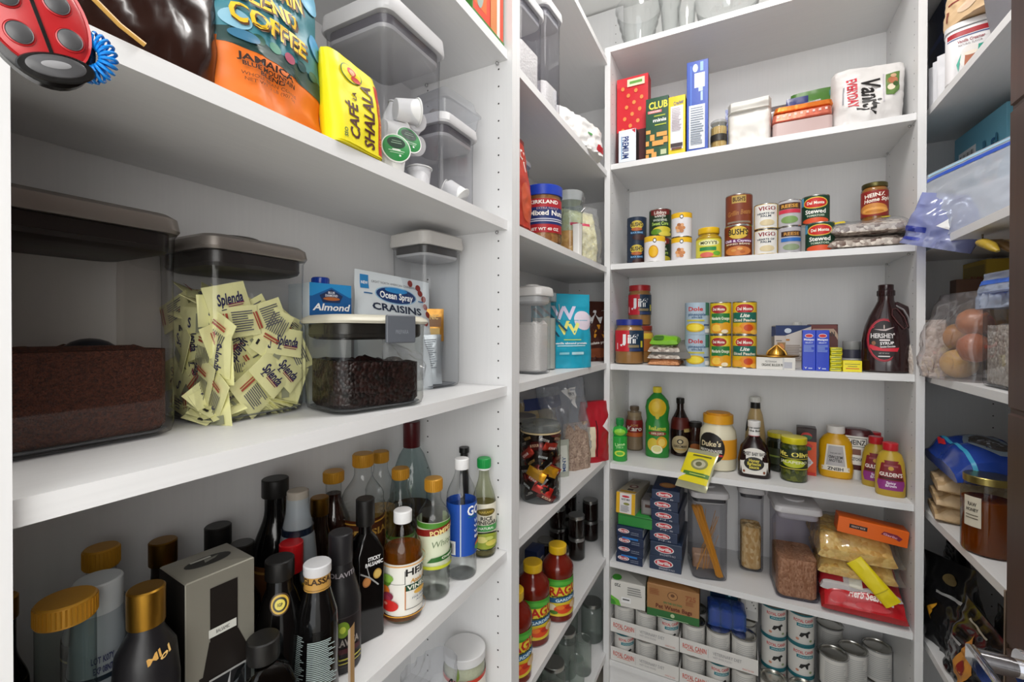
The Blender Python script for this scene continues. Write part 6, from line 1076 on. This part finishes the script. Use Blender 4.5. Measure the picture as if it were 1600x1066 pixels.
carton('small_box', 'white box with black speckled print right of the teal box', .025, BF+.15, zt, .06, .06, .118, -6, 'c8c6c0', [Rc(.1, .55, .6, .5, 'dcdad4')]+[El(-.15+.1*((i*5) % 6), .35+.08*((i*7) % 6), .03, .018, '2a2a2a') for i in range(14)])
# ================================================================ RIGHT UNIT
RG = -90
def rt(u, v, X): q = inX(u, v, X); return q.y, q.z
# top visible shelf (rB)
carton('storage_box', 'dark navy box standing at the far end of the top right shelf', .575, 2.01, rB, .14, .14, .40, RG, '1a2440', [Rc(0, .7, .8, .05, '3a4a7a')])
for k in range(3): pouch('envelope_packet', 'white packet %s of three standing upright at the far end' % ('nearest', 'middle', 'farthest')[k], .532, 1.76+.035*k, rB, .055, .13, .012, RG+50, paint('dcdce0', .4), seed=90+k, wr=.002)
els = [Rc(0, .93, 1, .1, 'a8202c'), Rc(0, .85, 1, .02, '3a4a8a'), Tx(0, .76, .06, 'Vanilla Creamer', 'a86a70', .56), Tx(-.02, .68, .04, 'NATURAL FLAVOR', '5a4a4a', .5, 0, 0), El(0, .4, .24, .25, 'e0dcd8'), Pg([(-.3, .3), (-.2, .5), (-.26, .14)], '2aa08a'), Pg([(.1, .1), (.15, .6), (.35, .6), (.3, .12)], '2a9a84'), Pg([(-.15, .1), (-.12, .45), (.1, .45), (.04, .1)], 'a85c38'), El(0, .47, .15, .04, 'e8dccc')]
y_, z_ = rt(1503, 118, .55)
t = thing('creamer_tub', 'white tub with red band and a printed brown drink, top right shelf', 'tub', .56, 1.70, rB, facing(.56, 1.7))
pt_ = [(0, .048, .04, 3), (.004, .052, .043, 3), (.14, .052, .043, 3), (.145, .05, .04, 3)]
m = Mesh(); loft(m, pt_, 'e4e2e4'); part('tub_body', m, t); m = Mesh(); loft(m, [(.146, .054, .045, 3), (.16, .054, .045, 3), (.162, .05, .042, 3)], 'dedee0'); part('lid', m, t)
m = Mesh(); decal(m, els, .094, .132, profw(pt_, .006)); part('label', m, t)
pouch('bread_bag', 'clear bread packet with red print lying on top of the creamer tub', .57, 1.68, rB+.165, .15, .10, .1, RG+30, paint('d8b890', .35), [Rc(-.15, .62, .3, .04, '8a2a28'), El(.1, .3, .2, .14, 'e8ccb0'), Rc(-.3, .3, .04, .3, '8a4a38')], seed=93, wr=.006, py=(.9, 1, 1, .9, .7))
t = thing('storage_bin', 'grey translucent bin with a white rim, nearest on the top right shelf', 'bin', .60, 1.44, rB, RG)
m = Mesh(); loft(m, [(0, .10, .055, -.02), (.10, .115, .068, -.025), (.15, .12, .072, -.028)], clear('a8a8b0', 1.5, .2, .45), (1, 0)); part('bin_body', m, t)
m = Mesh(); loft(m, [(.15, .124, .076, -.03), (.158, .127, .079, -.03), (.163, .124, .076, -.03), (.163, .112, .066, -.026), (.15, .112, .066, -.026)], 'dcdcdc', (0, 0)); part('rim', m, t)
pouch('tortilla_bag', 'packet of orange-brown wraps in the grey bin', .60, 1.44, rB+.02, .15, .2, .09, RG, paint('c8906a', .4), seed=94)
# second shelf (rC): boxes and big zip bags
carton('food_box', 'light blue box with a white barcode panel on the second right shelf', .63, 1.86, rC, .28, .09, .36, RG+4, '6fb0c8', barcode(-.22, .72, .36, .24)+[Tx(.28, .66, .09, 'Arm', '1f5a8a', .26, 90), Rc(.14, .66, .05, .3, '3a7a9a'), Rc(.36, .66, .03, .3, '3a7a9a'), Tx(-.2, .45, .07, 'XC', '1c3a4a', .12), El(.06, .46, .05, .03, '1c3a4a'), El(.25, .45, .16, .05, 'c8c8b8')])
carton('food_box', 'dark box with orange and green print in the far corner of the second right shelf', .56, 2.04, rC, .10, .1, .24, RG, '1c2226', [El(0, .5, .3, .2, '8a4a28'), El(.2, .7, .15, .1, '5a7a3a')])
fz = clear('e8eef8', 3, .12, .42)
pouch('zip_bag', 'large clear zip bag with a royal blue zip, on the second right shelf', .565, 1.655, rC, .31, .215, .10, RG+25, fz, [Rc(0, .905, .92, .055, '2a52b8'), Rc(0, .97, .9, .03, 'a8cce0')], seed=95, wr=.008, ry=-4, py=(1, 1, .9, .7, .3, .05))
m = Mesh()
for k in range(3): box(m, .085, .002, .11, paint('d8d8d8', .5), 0, .012*k, .001*k, .0005)
solo('paper_filters', m, 'stack of white papers inside the blue-zipped bag', 'paper', .57, 1.63, rC+.012, RG+25)
pouch('zip_bag', 'crumpled blue-violet zip bag sticking out in front of the white post', .49, 1.72, rC-.03, .17, .15, .08, RG+50, clear('b8c0ec', 3, .1, .4), [Rc(-.3, .3, .35, .1, '24328a'), Rc(-.3, .12, .3, .06, '2c3a9a'), Pg([(0, .4), (.16, .6), (.2, .36)], 'f0f0f0')], seed=96, wr=.014, ry=20)
pouch('plastic_bag', 'pinkish clear bag near the dark door, second right shelf', .60, 1.16, rC+.12, .10, .17, .07, RG, clear('e8d8d8', 2.5, .1, .35), seed=97, wr=.01)
# bananas hanging from a hook under that shelf
hk = thing('banana_hook', 'small brown hook under the second right shelf, holding bananas', 'hook', .545, 1.58, rC-T)
m = Mesh(); tube(m, [(0, 0, 0), (0, 0, -.012), (.0, -.006, -.019), (0, -.012, -.014)], .002, metal('6a5a48')); part('hook_wire', m, hk)
bn_ = thing('banana_bunch', 'over-ripe banana bunch with a dark stalk hanging under the shelf', 'bananas', .545, 1.575, rC-T-.018, 0); bn_.scale = (.85, .85, .55)
m = Mesh(); tube(m, [(0, .035, -.002), (0, .012, -.004), (0, -.01, -.01), (0, -.03, -.014)], [.007, .009, .011, .012], paint('3a2a18', .6)); part('stalk', m, bn_)
for k in range(3):
    m = Mesh(); dx = -.022+.022*k; pts = [(dx*.4, -.025, -.012), (dx, -.05, -.016-.004*k), (dx*1.4, -.09, -.028-.006*k), (dx*1.5, -.13, -.050-.006*k), (dx*1.4, -.155, -.075-.006*k), (dx*1.3, -.165, -.085-.006*k)]
    tube(m, pts, [.006, .013, .017, .016, .010, .005], paint(('a88c24', '5a4018', 'b09428')[k], .45, 0, .3, 30), 10); part('banana', m, bn_)
# onions and oats (rD)
carton('food_box', 'yellow, blue and red box at the back of the onion shelf', .68, 2.03, rD, .14, .08, .365, RG+4, 'c8a838', [Rc(0, .9, .9, .12, 'a89040'), Tx(.1, .82, .08, 'RICE', 'a8502c', .5, -6), Pg([(-.5, .5), (0, .68), (.5, .5)], '2a3a7a'), Rc(0, .4, 1, .2, 'b82a24')])
carton('food_box', 'brown box standing behind the onion bag', .60, 1.94, rD, .05, .07, .30, RG, '6a4a38')
for k, (xx, yy, zz, r, c, lb) in enumerate(((.550, 1.735, .042, .042, 'd8b070', 'golden onion at the bottom front of the plastic bag'), (.560, 1.665, .090, .040, 'b8683a', 'copper brown onion in the middle right of the bag'), (.565, 1.80, .118, .040, 'c08a50', 'brown onion high on the left of the bag'), (.575, 1.71, .160, .040, 'c47a48', 'orange-brown onion at the top of the bag'))):
    m = Mesh(); mt = grain(c, c, 8, (1, 1, .2), .3, .1); loft(m, [(-r*.9, .004), (-r*.86, r*.3), (-r*.6, r*.78), (-.1*r, r), (.3*r, r*.95), (.65*r, r*.65), (.9*r, r*.2), (1.15*r, r*.08)], mt)
    solo('onion', m, lb, 'onion', xx, yy, rD+zz, 20*k, None, (75, 60, -70, 40)[k], (20, 70, 30, -50)[k])
pouch('produce_bag', 'clear crinkled plastic bag holding the onions', .565, 1.715, rD, .24, .245, .15, RG+12, clear('f4f0f0', 3, .1, .10), seed=101, wr=.010, py=(1, 1, 1, .9, .6, .2), sq=6)
pouch('oat_bag', 'clear bag of rolled oats between the white post and the onions', .515, 1.84, rD, .12, .17, .08, RG+20, grain('c8b8ac', 'ece4dc', 110, rough=.6), seed=102, wr=.005, py=(1, 1, .9, .7, .3))
container('tall square clear container of oat flakes beside the onions', .59, 1.465, rD+.0005, .15, .13, .235, RG, clear('c8d4f0', 2, .1, .5), '5a7ac8', .01, 0, tint='f4f4f4')
heap('pale oat flakes in the tall square container', .59, 1.465, rD+.0005, .142, .122, .15, RG, grain('b8aca4', 'ece6e0', 120), 'oat_flakes', 12, .006)
pouch('zip_bag', 'shiny clear and blue zip bag lying over the oat container', .555, 1.47, rD+.19, .20, .09, .07, RG+6, clear('d0dcf4', 3, .08, .45), [Rc(0, .72, .95, .12, '3a6ad0')], seed=103, wr=.01)
# honey shelf (rE)
X, Y, r, h = rnd(1491, 1577, 732, rE, vb=870)
t = jar('honey_jar', 'big glass jar of amber honey with gold lid and a cream tag', X+.012, Y-.01, rE, .050, .195, metal('a8985a', .3), clear('b85a10', 1, .05, .35), .72, [([Rc(0, .5, 1, 1, 'd8d0bc'), Tx(0, .74, .12, 'RAW', '3a3028', .5), Tx(0, .56, .1, 'HONEY', '3a3028', .7), Rc(0, .38, .7, .03, '6a6050'), Rc(0, .28, .7, .03, '6a6050')], .036, .07, .075)], lidh=.018, lr=.92, sh=.8, rz=facing(X, Y)-34, neck=.88)
for k in range(3): flatbag('flour_tortilla_pack', 'clear packet of pale flat bread, '+('lowest', 'middle', 'topmost')[k]+' of three beside the honey', .515, 1.815-.01*k, rE+.045*k, .17, .17, .05, RG-10, grain('b8986c', 'd8bc94', 60, rough=.5, bump=.5), seed=110+k, wr=.004)
flatbag('cookie_pack', 'royal blue cookie packet with a red mark on top of the flat bread', .515, 1.75, rE+.14, .32, .19, .085, RG-4, gloss('1c3f9a'), [El(.05, .6, .36, .26, '8a9aa8'), El(.05, .6, .3, .2, '4a4440'), Tx(.05, .6, .16, 'OREO', 'c8d0d8', .34), Rc(0, .22, 1, .05, '3aa0c8'), Pg([(-.36, .16), (-.2, .19), (-.08, .16), (-.24, .12)], 'd82a30')], seed=114, rx=-80, wr=.004)
# dark bags (rF)
for k, (xx, yy, w, h, rz, ry, els, lb) in enumerate(((.62, 1.98, .13, .34, RG, 6, lines(0, .65, .6, .3, 6, '6a6a6a', 3), 'tall black packet with small grey print at the far end of the lowest right shelf'),
    (.575, 1.80, .19, .27, RG+20, -8, [Rc(.1, .62, .5, .03, 'a8a8a8'), Pg([(-.3, .4), (-.1, .5), (-.2, .3)], 'd89a28'), El(.1, .8, .12, .06, '6a5a38')], 'black bag with an orange triangle and silver lettering'),
    (.56, 1.66, .17, .22, RG+10, 14, [Pg([(-.1, .15), (.15, .05), (.25, .35), (-.02, .75)], 'c8883a'), El(.08, .3, .08, .1, '8a2018'), Rc(-.2, .5, .2, .03, '9a9a9a'), Rc(.0, .85, .4, .02, 'a8a090')], 'black bag with an orange and red diamond picture'),
    (.60, 1.54, .2, .25, RG, 0, [El(0, .6, .2, .12, '3a2c20')], 'black crinkled bag nearest the door'))):
    pouch('coffee_bag', lb, xx, yy, rF, w, h, .08, rz, paint('121214', .2, 0, .15, 20, .3), els, seed=120+k, wr=.009, ry=ry)
m = Mesh(); ball(m, 0, 0, .06, .065, .05, .06, paint('1c64c8', .3)); solo('cleaning_sponge_ball', m, 'bright blue round-topped item behind the door lever on the lowest right shelf', 'ball', .56, 1.36, rF)
# ================================================================ ladybird ornament and coil, hanging at the near left corner
c = ray(58, 38)*.27; DX, DY, DZ = c.x, c.y, c.z
t = thing('ladybird_ornament', 'red ladybird ornament with dark grey spots hanging at the near left corner', 'ornament', DX, DY, DZ, facing(DX, DY)+6, None, 0, -17); t.scale = (.76,)*3
R = paint('b5262a', .3, 0, .01, 60, .2); bk_ = paint('141414', .2); gy_ = paint('4c4c4e', .3)
def oval(m, cx, cz, rx, rz, y0, y1, mt, e=.003): loft(m, [(y0, rx-e, rz-e, 2), (y0+e*.7, rx, rz, 2), (y1-e, rx, rz, 2), (y1, rx-e*1.4, rz-e*1.4, 2)], mt, xf=Matrix.Translation((cx, 0, cz)) @ Matrix.Rotation(PI/2, 4, 'X'))
m = Mesh(); oval(m, 0, 0, .033, .047, -.008, .004, bk_); part('black_base', m, t)
m = Mesh(); oval(m, 0, .006, .0315, .043, .0041, .0085, R, .004); part('red_shell', m, t)
m = Mesh(); cube(m, -.0012, .0012, -.0094, -.0086, -.026, .047, bk_); part('wing_seam', m, t)
for sx in (-1, 1):
    for k, z in enumerate((-.012, .014, .034)):
        m = Mesh(); oval(m, sx*.0145*(1 if k < 2 else .8), z, .0088, .0092, .0086, .0096, R, .001); oval(m, sx*.0145*(1 if k < 2 else .8), z, .0076, .008, .0096, .0106, gy_, .001); part('spot', m, t)
m = Mesh(); loft(m, [(.0086, .0235, .0115, 2), (.0096, .0225, .0105, 2)], bk_, xf=Matrix.Translation((0, 0, -.0345)) @ Matrix.Rotation(PI/2, 4, 'X')); loft(m, [(.0097, .018, .0085, 2), (.0102, .017, .008, 2)], gy_, xf=Matrix.Translation((0, 0, -.0335)) @ Matrix.Rotation(PI/2, 4, 'X')); loft(m, [(.0103, .009, .003, 2), (.0106, .008, .0025, 2)], '8c8c8e', xf=Matrix.Translation((0, 0, -.0325)) @ Matrix.Rotation(PI/2, 4, 'X')); part('head', m, t)
c = ray(144, 90)*.29
m = Mesh(); bl = clear('1878d8', 2.5, .08, .75); n = 260; pts = []
for k in range(n):
    a = 2*PI*k/n; b = 2*PI*22*k/n; q = .0115+.0058*math.cos(b); pts.append((q*math.cos(a), .0058*math.sin(b), q*math.sin(a)*1.25))
tube(m, pts, .0013, paint('1c86dc', .15), 5, True)
solo('coil_wristband', m, 'bright blue plastic coil band hanging behind the ladybird', 'coil', c.x, c.y, c.z, facing(c.x, c.y)-25).scale = (.75,)*3
m = Mesh(); tube(m, [(0, 0, 0), (.0, .0, .16), (.01, .01, .26)], .0012, paint('1c86dc', .2), 6); q = ray(60, 5)*.275
solo('hanging_cord', m, 'blue cord from which the ladybird and coil hang', 'cord', q.x, q.y, q.z-.01)
# ================================================================ lift the whole place so that the floor is at height 0
for o in sc.objects:
    if o.parent is None: o.location.z += EYE
